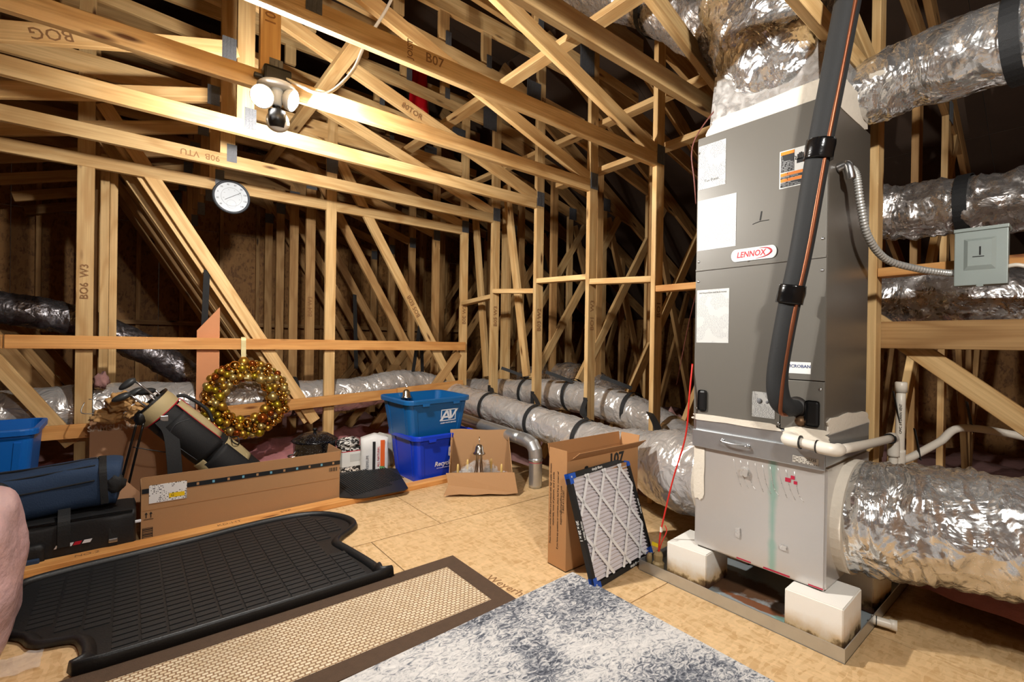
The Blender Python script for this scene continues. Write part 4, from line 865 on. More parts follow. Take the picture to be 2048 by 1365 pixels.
# ------------------------------------------------------------------ recycling bins
def bin_(loc, bw, bd, tw, td, h, mat, label_, rz=0, tilt=(0, 0), t=.006):
    B_ = empty('recycling_bin', loc, label_, 'bin'); M = T(*loc) @ Matrix.Rotation(rz, 4, 'Z') @ Matrix.Rotation(tilt[0], 4, 'X') @ Matrix.Rotation(tilt[1], 4, 'Y')
    def ring(w, d, z, r=.05, n=6):
        o = []
        for sx, sy_, a0 in ((1, -1, -90), (1, 1, 0), (-1, 1, 90), (-1, -1, 180)):
            for k in range(n+1):
                a = math.radians(a0+90*k/n); o.append((sx*(w/2-r)+r*math.cos(a), sy_*(d/2-r)+r*math.sin(a), z))
        return o
    prof = [ring(bw, bd, 0), ring(bw+(tw-bw)*.9, bd+(td-bd)*.9, h*.9), ring(tw, td, h*.92), ring(tw, td, h)]
    prof += [ring(tw+.03, td+.03, h, .06), ring(tw+.03, td+.03, h-.022, .06), ring(tw+.024, td+.024, h-.022, .06), ring(tw+.022, td+.022, h-.004, .06)][0:0]
    inner = [ring(tw-2*t, td-2*t, h), ring(bw+(tw-bw)*.9-2*t, bd+(td-bd)*.9-2*t, h*.9), ring(bw-2*t, bd-2*t, t)]
    allr = prof+inner; n = len(allr[0]); vs = [p for r_ in allr for p in r_]; fs = [tuple(reversed(range(n)))]
    for i in range(len(allr)-1):
        for j in range(n): a, b = i*n+j, i*n+(j+1) % n; fs.append((a, b, b+n, a+n))
    fs.append(tuple(range((len(allr)-1)*n, len(allr)*n))); raw('bin_body', vs, fs, mat, B_, M, False)
    rr = [ring(tw, td, h+.004, .05), ring(tw+.036, td+.036, h+.004, .068), ring(tw+.040, td+.040, h-.004, .07), ring(tw+.036, td+.036, h-.03, .068), ring(tw+.028, td+.028, h-.03, .064), ring(tw+.026, td+.026, h-.004, .063), ring(tw, td, h-.004, .05)]
    vs = [p for r_ in rr for p in r_]; fs = []
    for i in range(len(rr)):
        for j in range(n): a, b = i*n+j, i*n+(j+1) % n; c, d = ((i+1) % len(rr))*n+j, ((i+1) % len(rr))*n+(j+1) % n; fs.append((a, b, d, c))
    raw('rim', vs, fs, mat, B_, M)
    sl = (td-bd)/2/h
    for x in (-.4, .4):      # moulded ribs on the front wall
        A = V((x*bw, -bd/2-.001, .02)); Bp = V((x*tw, -bd/2-sl*h*.9-.001, h*.88)); bm = bmesh.new(); Mr = frame((A+Bp)/2, Bp-A, (1, 0, 0)); bm_box(bm, (0, 0, 0), ((Bp-A).length, .03, .006)); bmesh.ops.bevel(bm, geom=bm.edges[:], offset=.002, segments=1, affect='EDGES'); from_bm('rib', bm, mat, B_, M @ Mr)
    for yy in (-.28, .28):
        A = V((-bw/2-.001, yy*bd, .02)); Bp = V((-bw/2-(tw-bw)/2*.9-.001, yy*td, h*.88)); bm = bmesh.new(); bm_box(bm, (0, 0, 0), ((Bp-A).length, .03, .006)); from_bm('rib', bm, mat, B_, M @ frame((A+Bp)/2, Bp-A, (0, 1, 0)))
    for x in (-.25, .25): box('rim_tab', (x*tw-.03, -td/2-.024, h-.048), (x*tw+.03, -td/2-.018, h-.028), mat, B_, .002, M)
    lean = math.atan2((td-bd)/2, h)
    FMx = M @ frame((0, -(bd+td)/4-.0015, h/2), (1, 0, 0), (0, -math.sin(lean), math.cos(lean)))
    return B_, FMx
BLU = plain('blue_plastic', (16, 60, 200), .38, 0, .05, 200, .05); TEAL = plain('teal_blue_plastic', (10, 88, 148), .38, 0, .05, 200, .05)
b1, f1 = bin_((1.93, 3.425, .0), .46, .39, .53, .45, .355, BLU, 'bright blue recycling bin under the teal bin', .03)
b2_, f2 = bin_((1.885, 3.45, .325), .47, .38, .56, .44, .31, TEAL, 'teal blue recycling bin stacked on the bright blue bin', .06, (.02, -.01))
WP = plain('white_print', (232, 234, 240), .5)
def quad(name, pts, mat, par, M, t=.0006): return poly(name, pts, 0, t, mat, par, M)
L_ = f2 @ T(.09, .02, 0)
for pts in ([(-.075, .045), (.085, .045), (.08, .038), (-.070, .038)], [(-.075, .045), (-.068, .045), (-.068, -.015), (-.075, -.02)], [(-.08, -.048), (.055, -.048), (.058, -.041), (-.075, -.041)], [(.060, -.048), (.067, -.048), (.067, .02), (.060, .005)],
            [(-.085, -.045), (-.06, -.045), (-.012, .036), (-.03, .036)], [(-.03, .036), (-.01, .036), (.016, -.035), (-.002, -.035)], [(.0, .036), (.02, .036), (.032, -.03), (.016, -.038)], [(.016, -.038), (.034, -.03), (.09, .045), (.065, .045)], [(-.055, -.024), (.0, -.024), (-.004, -.01), (-.045, -.01)]):
    a = sum(pts[i][0]*pts[(i+1) % 4][1]-pts[(i+1) % 4][0]*pts[i][1] for i in range(4)); quad('logo_stroke', pts if a > 0 else pts[::-1], WP, b2_, L_)
text('bin_lettering', 'ALLIED WASTE SERVICES', f2 @ T(.09, -.045, 0), .0135, WP, b2_, .0003, bold=.0004)
text('bin_lettering', 'Recyclenow', f1 @ T(.03, -.055, .002), .05, WP, b1, .0003, shear=.2, bold=.0012); text('bin_lettering', 'RECYCLING WORKS FOR EVERYONE', f1 @ T(.02, -.088, .002), .011, WP, b1, .0003)
lp_ = []
for sx_, sy_, a0 in ((1, 1, 0), (-1, 1, 90), (-1, -1, 180), (1, -1, 270)):
    for k in range(5): a = math.radians(a0+22.5*k); lp_.append((sx_*.024+.012*math.cos(a), sy_*.026+.012*math.sin(a)))
quad('logo_tile', lp_, WP, b1, f1 @ T(.065, .035, .002)); text('bin_lettering', 'BFI', f1 @ T(.063, .036, .003), .036, BLU, b1, .0003, shear=.15, bold=.001)
chandelier((1.80, 3.62, .37), 'nickel chandelier top poking out of the teal bin', 1.0, 4)
# ------------------------------------------------------------------ stock pot, bags, tray
SPK = NT('speckled_enamel'); SPK.set(Roughness=.2); vv_ = SPK.n('ShaderNodeTexVoronoi'); vv_.inputs['Scale'].default_value = 120; SPK.t.links.new(SPK.coords(), vv_.inputs['Vector'])
SPK.col(SPK.mix(SPK.ramp(vv_.outputs['Distance'], [(.12, (.8, .8, .8)), (.2, (0, 0, 0))]), lin(18, 18, 22), lin(190, 195, 205)))
pot = empty('stock_pot', (1.16, 3.93, 0), 'black speckled enamel stock pot with a domed lid', 'pot'); PM = T(1.16, 3.93, .0)
lathe('pot_body', [(0, 0), (.145, 0), (.155, .01), (.158, .26), (.166, .268), (.166, .275), (.15, .275), (.148, .02), (0, .02)], SPK.m, pot, PM, 40)
lid = lathe('lid', [(0, .34), (.05, .338), (.10, .325), (.145, .298), (.168, .282), (.174, .276), (.168, .274), (0, .30)], SPK.m, pot, PM, 40); lathe('lid_knob', [(0, .0), (.012, 0), (.008, .012), (.018, .02), (.016, .03), (0, .032)], BLACKP, lid, PM @ T(0, 0, .338), 16)
for s in (-1, 1): tube('handle', [(1.16+s*.155, 3.89, .17), (1.16+s*.19, 3.90, .165), (1.16+s*.19, 3.96, .165), (1.16+s*.155, 3.97, .17)], .006, STEEL, pot, 8, 16)
ZEB = NT('zebra_print'); ZEB.set(Roughness=.6); zz_ = ZEB.noise(ZEB.coords((26, 26, 60)), 1, 2, .5, 1.5); ZEB.col(ZEB.ramp(zz_, [(.47, lin(232, 228, 222)), (.5, lin(30, 28, 28))], 'LINEAR'))
zb_ = empty('patterned_box', (1.42, 3.85, 0), 'small box with black and white pattern beside the pot', 'box')
for nm, z0, z1, m in (('lower_band', .0, .05, ZEB.m), ('side_panel', .05, .17, PAPER), ('red_stripe', .17, .177, RED), ('upper_band', .177, .205, ZEB.m)): box(nm, (1.335, 3.80, z0), (1.50, 3.92, z1), m, zb_)
crumple('folded_cloth', (1.405, 3.86, .235), (.09, .07, .045), ZEB.m, zb_, 3, .25, 5); box('printed_lines', (1.40, 3.7985, .09), (1.49, 3.7995, .15), PRINT, zb_)
def sack(name, loc, w_, d_, h, mat, label_, rz=0., sd=0.):
    S_ = empty(name, loc, label_, 'bag'); bm = bmesh.new(); bmesh.ops.create_cube(bm, size=1); bmesh.ops.subdivide_edges(bm, edges=bm.edges[:], cuts=7, use_grid_fill=True)
    for v in bm.verts:
        z = v.co.z+.5; pin = 1-.55*max(0, z-.72)/.28*.9; k = 1+.05*noise.noise(V((v.co.x*5+sd, v.co.y*5, z*6))); rr = 1.0/max(1.0, math.hypot(v.co.x*1.55, v.co.y*1.55)**.6)
        v.co = V((v.co.x*w_*k*rr*1.12, v.co.y*d_*k*pin*rr*1.12, z*h*(1-.10*abs(v.co.x)*2*max(0, z-.8)*5)))
    return S_, from_bm('bag_body', bm, mat, S_, T(*loc) @ Matrix.Rotation(rz, 4, 'Z'), True), T(*loc) @ Matrix.Rotation(rz, 4, 'Z')
sk, skb, skm = sack('litter_sack', (1.57, 3.72, .0), .19, .12, .315, plain('white_sack', (222, 220, 216), .5, 0, .4, 25, .05), 'white plastic sack with orange and black stripes', -.35)
ORG = plain('orange_print', (224, 96, 34), .5)
for (x, w_, m, z0, z1) in ((-.005, .022, INK, .02, .26), (.062, .034, ORG, .05, .27), (.06, .04, plain('green_print', (110, 170, 110), .5), .01, .06)): box('printed_stripe', (x-w_/2, -.071, z0), (x+w_/2, -.064, z1), m, sk, 0, skm)
text('sack_lettering', 'ALL NATURAL', skm @ frame((.03, -.0715, .14), (0, 0, 1), (-1, 0, 0)), .026, RED, sk, .0003); text('sack_lettering', 'PREMIUM', skm @ frame((-.055, -.0715, .09), (0, 0, 1), (-1, 0, 0)), .03, MATS['grey_ink'], sk, .0003)
sk2, _, skm2 = sack('paper_sack', (1.70, 3.88, .0), .15, .12, .28, plain('pale_sack', (206, 204, 196), .5, 0, .3, 25, .05), 'pale grey sack half hidden behind the teal bin', .1, 4.)
box('printed_panel', (-.05, -.068, .03), (.05, -.0645, .2), PRINT, sk2, 0, skm2)
TRY = plain('black_rubber', (30, 31, 33), .5, 0, .3, 120, .12)
tr_ = empty('boot_tray', (1.4, 3.3, .036), 'small black rubber floor mat at the edge of the storage floor', 'mat')
tp_ = [(1.09, 3.14), (1.17, 3.055), (1.22, 3.03), (1.50, 3.02), (1.54, 3.05), (1.69, 3.55), (1.66, 3.60), (1.32, 3.70), (1.27, 3.69)]
poly('mat_base', tp_, .036, .043, TRY, tr_); cc = (1.39, 3.35)
bm = bmesh.new()
for k in range(26): bm_box(bm, (1.17+.018*k, 3.36+.004*k, .045), (.006, .50 if k < 18 else .36, .004))
o = from_bm('tread', bm, TRY, tr_); o['kind'] = 'stuff'
# ------------------------------------------------------------------ long carton
lb = empty('long_carton', (.58, 3.3, 0), 'long open cardboard carton with a shipping label behind the cargo mat', 'box')
lw, fwl, rw, bw = carton(.055, 1.10, 3.172, 3.43, .272, CARD, lb); flap(lb, (1.10, 3.172, .272), (.055, 3.172, .272), (0, -.006, .068), CARD); flap(lb, (1.10, 3.43, .272), (1.10, 3.172, .272), (.01, 0, .07), CARD);
tpe = box('packing_tape', (.058, 3.1695, .252), (1.10, 3.1715, .277), plain('packing_tape', (22, 26, 32), .3), lb)
for k in range(11): box('tape_mark', (.30+.075*k, 3.1687, .258), (.312+.075*k, 3.1694, .272), plain('pale_blue_print', (110, 170, 196), .5) if k % 2 else CARD, tpe)
slb = box('shipping_label', (.088, 3.1690, .195), (.255, 3.1712, .292), obj_mat_print('shipping_print', (236, 236, 236), (40, 40, 40), .009, .48, 0, 2, 70), fwl)
box('yellow_sticker', (.175, 3.1680, .212), (.245, 3.1689, .235), plain('yellow_sticker', (246, 206, 20), .5), slb); text('sticker_letter', 'G', frame((.19, 3.1676, .2235), (1, 0, 0), (0, 0, 1)), .02, INK, slb, .0002)
box('fold_crease', (.06, 3.1708, .160), (1.095, 3.1716, .163), CARDD, fwl)
for dx in (0, .02):
    poly('arrow_mark', [(-.002, -.014), (.002, -.014), (.002, .005), (.007, .005), (0, .016), (-.007, .005), (-.002, .005)], 0, .0006, INK, fwl, MY(.077+dx, 3.1708, .135))
box('arrow_mark', (.066, 3.1702, .112), (.108, 3.1710, .114), INK, fwl)
for k, (a, b) in enumerate(((.062, .064), (.104, .106))): box('code_mark', (a, 3.1702, .012), (b, 3.1710, .066), INK, fwl)
for k in range(7): box('code_mark', (.062, 3.1702, .012+.009*k), (.106, 3.1710, .014+.009*k+(k % 3)*.0015), INK, fwl)
for k in range(9): box('code_mark', (1.03+.006*k, 3.1702, .212), (1.032+.006*k+(k % 3)*.001, 3.1710, .236), INK, fwl)
# ------------------------------------------------------------------ SAMSUNG carton, golf bag, clubs, paper
sg_ = empty('flat_carton', (.1, 4.1, 0), 'upright cardboard carton lettered SAMSUNG behind the golf bag', 'box')
CARDP = plain('pinkish_cardboard', (186, 140, 104), .8, 0, .1, 150, .05)
bd = box('carton_body', (-.195, 4.05, .0), (.40, 4.17, .55), CARDP, sg_, .003); text('carton_lettering', 'SAMSUNG', MY(-.085, 4.0490, .485), .05, plain('faded_white_print', (212, 190, 168), .7), bd, .0003, bold=.0015, sx=1.05)
cp_ = poly('cardboard_panel', [(-.16, 0), (.0, 0), (.0, .12), (-.10, .24), (-.16, .26)], 0, .006, CARDP, None, frame((.10, 3.50, 0), (1, 0, 0), (0, .12, .97))); tag(cp_, 'small cardboard flap leaning between the duffel and long carton', 'cardboard')
gb = empty('golf_bag', (.6, 3.78, 0), 'black and beige golf stand bag leaning over the long carton', 'golf bag')
GA, GB = V((.11, 3.74, .655)), V((.66, 3.72, .10)); gd = (GB-GA).normalized(); GM = frame(GA, gd, (0, 1, 0))
GBK = plain('golf_black_fabric', (20, 20, 22), .7, 0, .3, 200, .15); BEI = plain('golf_beige_fabric', (176, 158, 116), .7, 0, .2, 200, .06)
gp2 = lambda t_, a, r: GA+gd*t_+(GM.to_3x3() @ V((0, math.cos(a), math.sin(a))))*r
tube('bag_body', [GA+gd*.05, GA+gd*.2, GA+gd*.42, GA+gd*.62, GA+gd*.76], [.115, .118, .122, .126, .128], GBK, gb, 32, 30, .006, 8)
tube('collar', [GA-gd*.015, GA+gd*.03, GA+gd*.075], [.118, .124, .121], BEI, gb, 36, 8, caps=False); hoop('collar_rim', GA-gd*.015, gd, .112, .014, .012, BLACKP, gb, 36); hoop('red_piping', GA+gd*.078, gd, .1205, .005, .004, RED, gb, 36)
lathe('bag_mouth', [(0, 0), (.113, 0), (.113, .002), (0, .002)], BLACKP, gb, GM @ T(.0, 0, 0) @ Matrix.Rotation(math.pi/2, 4, 'Y'), 24)
def panel(name, t0, t1, a0, a1, r, mat, off=.004):
    vs = []; fs = []; n, m = 10, 10
    for i in range(n+1):
        for j in range(m+1): tt = t0+(t1-t0)*i/n; a = a0+(a1-a0)*j/m; vs.append(gp2(tt, a, r+off+.012*math.sin(math.pi*i/n)*math.sin(math.pi*j/m))-GA)
    for i in range(n):
        for j in range(m): a = i*(m+1)+j; fs.append((a, a+1, a+m+2, a+m+1))
    o = raw(name, vs, fs, mat, gb, T(*GA), True); md = o.modifiers.new('thickness', 'SOLIDIFY'); md.thickness = .006; return o
panel('beige_panel', .09, .42, math.radians(88), math.radians(132), .121, BEI); panel('beige_panel', .47, .66, math.radians(95), math.radians(140), .127, BEI); panel('side_pocket', .14, .45, math.radians(142), math.radians(225), .124, GBK, .02); panel('lower_pocket', .47, .72, math.radians(142), math.radians(225), .128, GBK, .025)
panel('beige_trim', .44, .56, math.radians(205), math.radians(240), .127, BEI, .02)
for a in (86, 134): tube('red_piping', [gp2(.08, math.radians(a), .128), gp2(.25, math.radians(a+1), .128), gp2(.43, math.radians(a), .130)], .0025, RED, gb, 6, 16)
tube('pocket_piping', [gp2(.20, math.radians(150), .150), gp2(.165, math.radians(180), .152), gp2(.22, math.radians(212), .150), gp2(.42, math.radians(215), .148)], .002, plain('grey_piping', (70, 72, 76), .6), gb, 6, 24)
tube('grab_handle', [gp2(.06, math.radians(84), .125), gp2(.10, math.radians(84), .16), gp2(.24, math.radians(84), .175), gp2(.33, math.radians(84), .14)], .011, STRAP, gb, 10, 24)
ribbon('shoulder_strap', [gp2(.09, math.radians(190), .130), (.20, 3.60, .50), (.22, 3.57, .33), (.23, 3.56, .15), (.25, 3.56, .02)], .075, .008, (1, .1, .2), STRAP, gb, 20)
box('buckle', (.15, 3.605, .565), (.19, 3.618, .60), STEEL, gb, .003); box('red_emblem', (.515, 3.580, .275), (.545, 3.588, .30), RED, gb, .003)
for A, B in (((.045, 3.66, .60), (-.075, 3.62, .0)), ((.075, 3.655, .585), (-.035, 3.60, .0))): tube('stand_leg', [A, tuple(V(A).lerp(V(B), .5)), B], .0065, TAPEB, gb, 10, 6); 
crumple('leg_hinge', (.055, 3.655, .59), (.03, .025, .045), BLACKP, gb, 3, .2); tube('leg_spreader', [(.02, 3.64, .42), (.1, 3.63, .395), (.2, 3.64, .36)], .003, BLACKP, gb, 6, 8)
tube('bag_cord', [gp2(.47, 2.0, .14), gp2(.51, 1.8, .165), gp2(.54, 2.1, .15), gp2(.50, 2.3, .16), gp2(.48, 2.05, .145)], .004, BLACKP, gb, 6, 24)
HEADC = plain('grey_club_head', (62, 64, 66), .45, .3)
for k, (u, v, ln, hr, lab) in enumerate(((.05, -.05, .17, -.5, 'golf club with a dark grey head nearest the viewer in the golf bag'), (-.02, -.03, .13, .2, 'golf club with a dark head above the bag collar'), (.07, .02, .06, .8, 'golf club with a black headcover at the top of the bag'), (.03, .05, .10, 0., 'golf club at the back of the bag'))):
    A = GA+GM.to_3x3() @ V((.05, v, u)); B = GA+GM.to_3x3() @ V((-ln, v*1.3, u*1.1)); c = empty('golf_club', B, lab, 'golf club', 'golf clubs in the bag')
    tube('shaft', [A, tuple(V(A).lerp(V(B), .5)), B], .006, STEEL, c, 10, 4)
    bm = bmesh.new(); bmesh.ops.create_icosphere(bm, subdivisions=3, radius=1)
    for q in bm.verts: q.co = V((q.co.x*.052*(1.15 if q.co.x < 0 else .8), q.co.y*.03, q.co.z*.022))
    from_bm('club_head' if k != 2 else 'headcover', bm, HEADC if k != 2 else STRAP, c, T(*(B+V((-.03, 0, -.012)))) @ Matrix.Rotation(-.5+hr*.4, 4, 'Y'), True)
ppm = plain('brown_paper', (190, 146, 92), .8, 0, .5, 18, .12)
pb = empty('paper_bag', (-.02, 3.85, .55), 'crumpled brown paper stuffed round the golf club heads', 'paper'); 
for nm, c, r, s_ in (('paper_bunch', (-.045, 3.83, .675), (.06, .05, .055), 1.), ('paper_bunch', (-.10, 3.90, .58), (.075, .05, .045), 5.), ('paper_bunch', (.06, 3.80, .60), (.07, .05, .06), 9.)): crumple(nm, c, r, ppm, pb, 4, .45, 6, s_)
tube('wire_frame', [(-.22, 4.04, .66), (-.23, 4.0, .60), (-.14, 4.0, .60), (-.14, 4.04, .66), (-.2, 4.05, .68)], .003, STEEL, pb, 6, 24)
# ------------------------------------------------------------------ gold bauble wreath
WC = V((.715, 4.175, .607)); wr_ = empty('gold_wreath', WC, 'round wreath of gold and amber baubles hanging from the rail', 'wreath')
GOLDS = [plain('satin_gold', (196, 152, 62), .35, .85), plain('shiny_gold', (226, 176, 92), .08, 1), plain('pale_gold', (200, 176, 110), .3, .8), plain('amber_bauble', (150, 74, 22), .18, .7), plain('olive_gold', (176, 150, 40), .35, .8)]
bms = []
for m in GOLDS:
    bm = bmesh.new(); bmesh.ops.create_uvsphere(bm, u_segments=16, v_segments=10, radius=1); me = bpy.data.meshes.new('bauble'); bm.to_mesh(me); bm.free(); me.polygons.foreach_set('use_smooth', [True]*len(me.polygons)); me.materials.append(m); bms.append(me)
rnd = random.Random(4); placed = []
tries = 0
while len(placed) < 210 and tries < 14000:
    tries += 1; m_ = len(placed)
    r = rnd.choice([.040, .036, .034]) if m_ < 16 else rnd.choice([.030, .028, .026, .024]) if m_ < 95 else rnd.uniform(.013, .019)
    a = rnd.uniform(0, 2*math.pi); ph = rnd.uniform(-.62, .62)*math.pi; rr = .226+.066*math.sin(ph); d = -.06*math.cos(ph)+(.0 if m_ < 95 else .012)
    c = WC+V((rr*math.cos(a), d, rr*math.sin(a)))
    if all((c-q).length > (r+s)*.80 for q, s in placed):
        placed.append((c, r)); me = bms[rnd.choice([0, 0, 0, 4, 2, 2, 3, 1, 1]) if m_ < 60 else rnd.choice([0, 0, 1, 1, 1, 2, 2, 2, 3, 4, 4])]
        o = link('bauble', me, None, wr_, T(*c) @ Matrix.Scale(r, 4))
vs = []; fs = []
for k in range(2600):
    a = rnd.uniform(0, 2*math.pi); ph = rnd.uniform(0, 2*math.pi); q = .05*math.sqrt(rnd.random()); p = V(((.228+q*math.cos(ph))*math.cos(a), q*math.sin(ph), (.228+q*math.cos(ph))*math.sin(a)))
    d = V((rnd.gauss(0, 1), rnd.gauss(0, 1), rnd.gauss(0, 1))).normalized()*.022; e = d.orthogonal().normalized()*.0013; i = len(vs); vs += [p-e, p+e, p+d]; fs.append((i, i+1, i+2))
o = raw('tinsel', vs, fs, plain('gold_tinsel', (200, 180, 70), .25, .9), wr_, T(*WC)); o['kind'] = 'stuff'
hk = empty('wreath_hanger', (.70, 4.24, 1.08), 'cream metal hanger strap over the rail', 'hanger'); BR = plain('cream_metal', (214, 200, 150), .35, .4)
ribbon('hanger_strap', [(.70, 4.29, 1.07), (.70, 4.27, 1.087), (.70, 4.243, 1.08), (.70, 4.238, 1.0), (.70, 4.225, .86), (.70, 4.2, .80)], .034, .003, (1, 0, 0), BR, hk, 24); box('hanger_hook', (.684, 4.10, .77), (.716, 4.2, .78), BR, hk)
# ------------------------------------------------------------------ duffel bags, blue bin, wrapped bundle
NAVY = plain('navy_fabric', (36, 58, 88), .8, 0, .3, 150, .12); 
df = empty('duffel_bag', (-.45, 3.3, .2), 'navy blue duffel bag lying on the black bag', 'bag')
def soft(name, pts, rx, rz, mat, par, n=40, seg=32, pw=.55):
    C = spline(pts, n); vs = []; fs = []; org = C[0].copy()
    for i, c in enumerate(C):
        t = (C[min(i+1, n)]-C[max(i-1, 0)]).normalized(); s = V((0, 0, 1)).cross(t).normalized(); u = t.cross(s); e = min(1, min(i, n-i)/2.0+.80)
        for j in range(seg):
            a = 2*math.pi*j/seg; ca, sa = math.cos(a), math.sin(a); k = 1+.05*noise.noise(V((i*.25, ca*1.5, sa*1.5)))
            vs.append(c-org+(s*math.copysign(abs(ca)**pw, ca)*rx+u*math.copysign(abs(sa)**pw, sa)*rz)*k*e)
    for i in range(n):
        for j in range(seg): a, b = i*seg+j, i*seg+(j+1) % seg; fs.append((a, b, b+seg, a+seg))
    fs.append(tuple(reversed(range(seg)))); fs.append(tuple(range(n*seg, n*seg+seg))); return raw(name, vs, fs, mat, par, T(*org), True)
soft('bag_body', [(-1.2, 3.36, .27), (-.8, 3.33, .285), (-.4, 3.30, .305), (-.13, 3.28, .33), (-.03, 3.275, .325)], .125, .115, NAVY, df)
for (dy, dz) in ((-.098, .10), (-.125, .03)):
    tube('seam_piping', [(-.9, 3.34+dy, .28+dz), (-.6, 3.318+dy, .292+dz), (-.4, 3.30+dy, .303+dz), (-.13, 3.28+dy, .332+dz)], .004, STRAP, df, 6, 30)
tube('zipper', [(-1.0, 3.34, .392), (-.6, 3.315, .41), (-.3, 3.295, .428), (-.12, 3.28, .449)], .006, BLACKP, df, 8, 30); ribbon('end_band', [(-.115, 3.42, .40), (-.105, 3.30, .452), (-.10, 3.165, .425), (-.095, 3.145, .33), (-.09, 3.15, .24)], .03, .004, (1, 0, 0), STRAP, df, 24)
tube('carry_handle', [(-.72, 3.22, .41), (-.60, 3.14, .43), (-.45, 3.13, .40), (-.42, 3.16, .30), (-.50, 3.165, .24)], .012, STRAP, df, 10, 30); crumple('end_tab', (-.05, 3.16, .33), (.04, .02, .045), STRAP, df, 3, .3); ribbon('hanging_strap', [(-.24, 3.16, .24), (-.235, 3.085, .20), (-.235, 3.08, .08)], .045, .004, (1, 0, 0), STRAP, df, 12)
bb_ = empty('black_bag', (-.4, 3.22, 0), 'long black equipment bag on the floor beneath the duffel', 'bag'); BF = plain('black_fabric', (17, 17, 19), .6, 0, .2, 120, .15)
soft('bag_body', [(-1.3, 3.24, .10), (-.9, 3.235, .10), (-.4, 3.232, .10), (-.1, 3.23, .10), (.035, 3.23, .10)], .135, .102, BF, bb_, pw=.3); ribbon('top_piping', [(-1.2, 3.108, .194), (-.5, 3.10, .194), (.02, 3.098, .196)], .012, .006, (0, 0, 1), TAPEB, bb_, 20)
for x in (-.055,): ribbon('side_strap', [(x, 3.105, .2), (x, 3.094, .12), (x, 3.093, .03)], .035, .004, (1, 0, 0), STRAP, bb_, 8); box('strap_buckle', (x-.018, 3.083, .055), (x+.018, 3.092, .075), STEEL, bb_, .004)
for (x, m, w_) in ((-.215, WP, .022), (-.187, RED, .026), (-.152, WP, .03), (-.262, WP, .008)): poly('logo_mark', [(-w_/2-.004, -.008), (w_/2-.004, -.008), (w_/2+.004, .008), (-w_/2+.004, .008)], 0, .001, m, bb_, MY(x, 3.0925, .090+x*.03))
soft('side_pocket', [(-.8, 3.095, .06), (-.5, 3.09, .06), (-.30, 3.09, .062)], .02, .05, BF, bb_, 16); box('navy_end', (-.62, 3.055, .012), (-.315, 3.075, .055), NAVY, bb_, .006); box('zip_pull', (.03, 3.09, .13), (.055, 3.105, .142), WP, bb_, .003)
BLB = plain('sky_blue_plastic', (14, 104, 196), .4, 0, .05, 200, .05); b3, _ = bin_((-.72, 3.92, .0), .54, .38, .62, .44, .565, BLB, 'sky blue plastic tub at the left edge')
pkm = NT('wrapped_pink_batts'); pkm.set(Roughness=.35); pkm.col(pkm.mix(pkm.noise(pkm.coords(), 5, 3), lin(226, 176, 178), lin(236, 206, 206))); pkm.nrm(pkm.bump(pkm.noise(pkm.coords((1, 1, 2)), 9, 4), .5, .02))
wb_ = empty('insulation_bundle', (-.62, 2.5, 0), 'plastic wrapped pink insulation bundle at the left edge', 'insulation')
bm = bmesh.new(); bmesh.ops.create_cube(bm, size=2); bmesh.ops.subdivide_edges(bm, edges=bm.edges[:], cuts=15, use_grid_fill=True)
for v in bm.verts:
    p = v.co; L = (abs(p.x)**5+abs(p.y)**5+abs(p.z)**5)**.2; p = p/L; z = p.z; k = 1+.05*noise.noise(p*2.2)+.025*math.sin((z+1)*6.5+1.6); v.co = V((p.x*.26*k, p.y*.33*k, z*.27+.27))
from_bm('batt_bundle', bm, pkm.m, wb_, T(-.555, 2.36, 0), True)
CLR = NT('clear_film'); CLR.set(Roughness=.1, Alpha=.25, Base_Color=(.95, .95, .97, 1)); bm = bmesh.new(); bmesh.ops.create_grid(bm, x_segments=12, y_segments=8, size=.5)
for v in bm.verts: v.co = V((v.co.x*.22, v.co.y*.12, .002+.02*abs(noise.noise(v.co*9))))
from_bm('torn_film', bm, CLR.m, wb_, T(-.33, 2.22, 0), True)
# ------------------------------------------------------------------ cargo mat
cm = empty('cargo_mat', (.35, 2.5, 0), 'large black rubber cargo mat with raised lip on the floor', 'mat')
RUB = plain('cargo_rubber', (25, 26, 28), .45, 0, .25, 150, .15)
ol = [(-.055, 2.035), (.878, 2.022), (.905, 2.05), (.915, 2.12), (.90, 2.25), (.875, 2.40), (.86, 2.50), (.895, 2.56), (.965, 2.62), (1.02, 2.68), (1.03, 2.76), (1.0, 2.86), (.93, 2.96), (.82, 3.02), (.68, 3.035), (.5, 3.02), (.28, 2.985), (.0, 2.96), (-.2, 2.94), (-.34, 2.90), (-.37, 2.8), (-.36, 2.5), (-.28, 2.38), (-.24, 2.30), (-.14, 2.26), (-.11, 2.18), (-.10, 2.08)]
k0 = len(ol); sm = []
for i in range(k0):
    p0, p1, p2, p3 = (V(ol[(i+d) % k0]) for d in (-1, 0, 1, 2))
    for f in (0, .25, .5, .75): sm.append(tuple(.5*((2*p1)+(p2-p0)*f+(2*p0-5*p1+4*p2-p3)*f*f+(3*p1-p0-3*p2+p3)*f**3)))
ol = sm; n = len(ol); pts = [V((p[0], p[1], 0)) for p in ol]
poly('mat_floor', ol, .012, .017, RUB, cm)
vs = []; fs = []
for i in range(n):
    tg = (pts[(i+1) % n]-pts[i-1]).normalized(); out = V((tg.y, -tg.x, 0)); hh = .05 if pts[i].y < 2.1 else .032
    for o_, z in ((-.03, .017), (-.006, hh), (.0, hh+.003), (.007, hh+.001), (.010, hh-.006), (.016, .012), (-.02, .0115)): vs.append(pts[i]+out*o_+V((0, 0, z)))
for i in range(n):
    for j in range(7): a, b = i*7+j, i*7+(j+1) % 7; c, d = ((i+1) % n)*7+j, ((i+1) % n)*7+(j+1) % 7; fs.append((a, b, d, c))
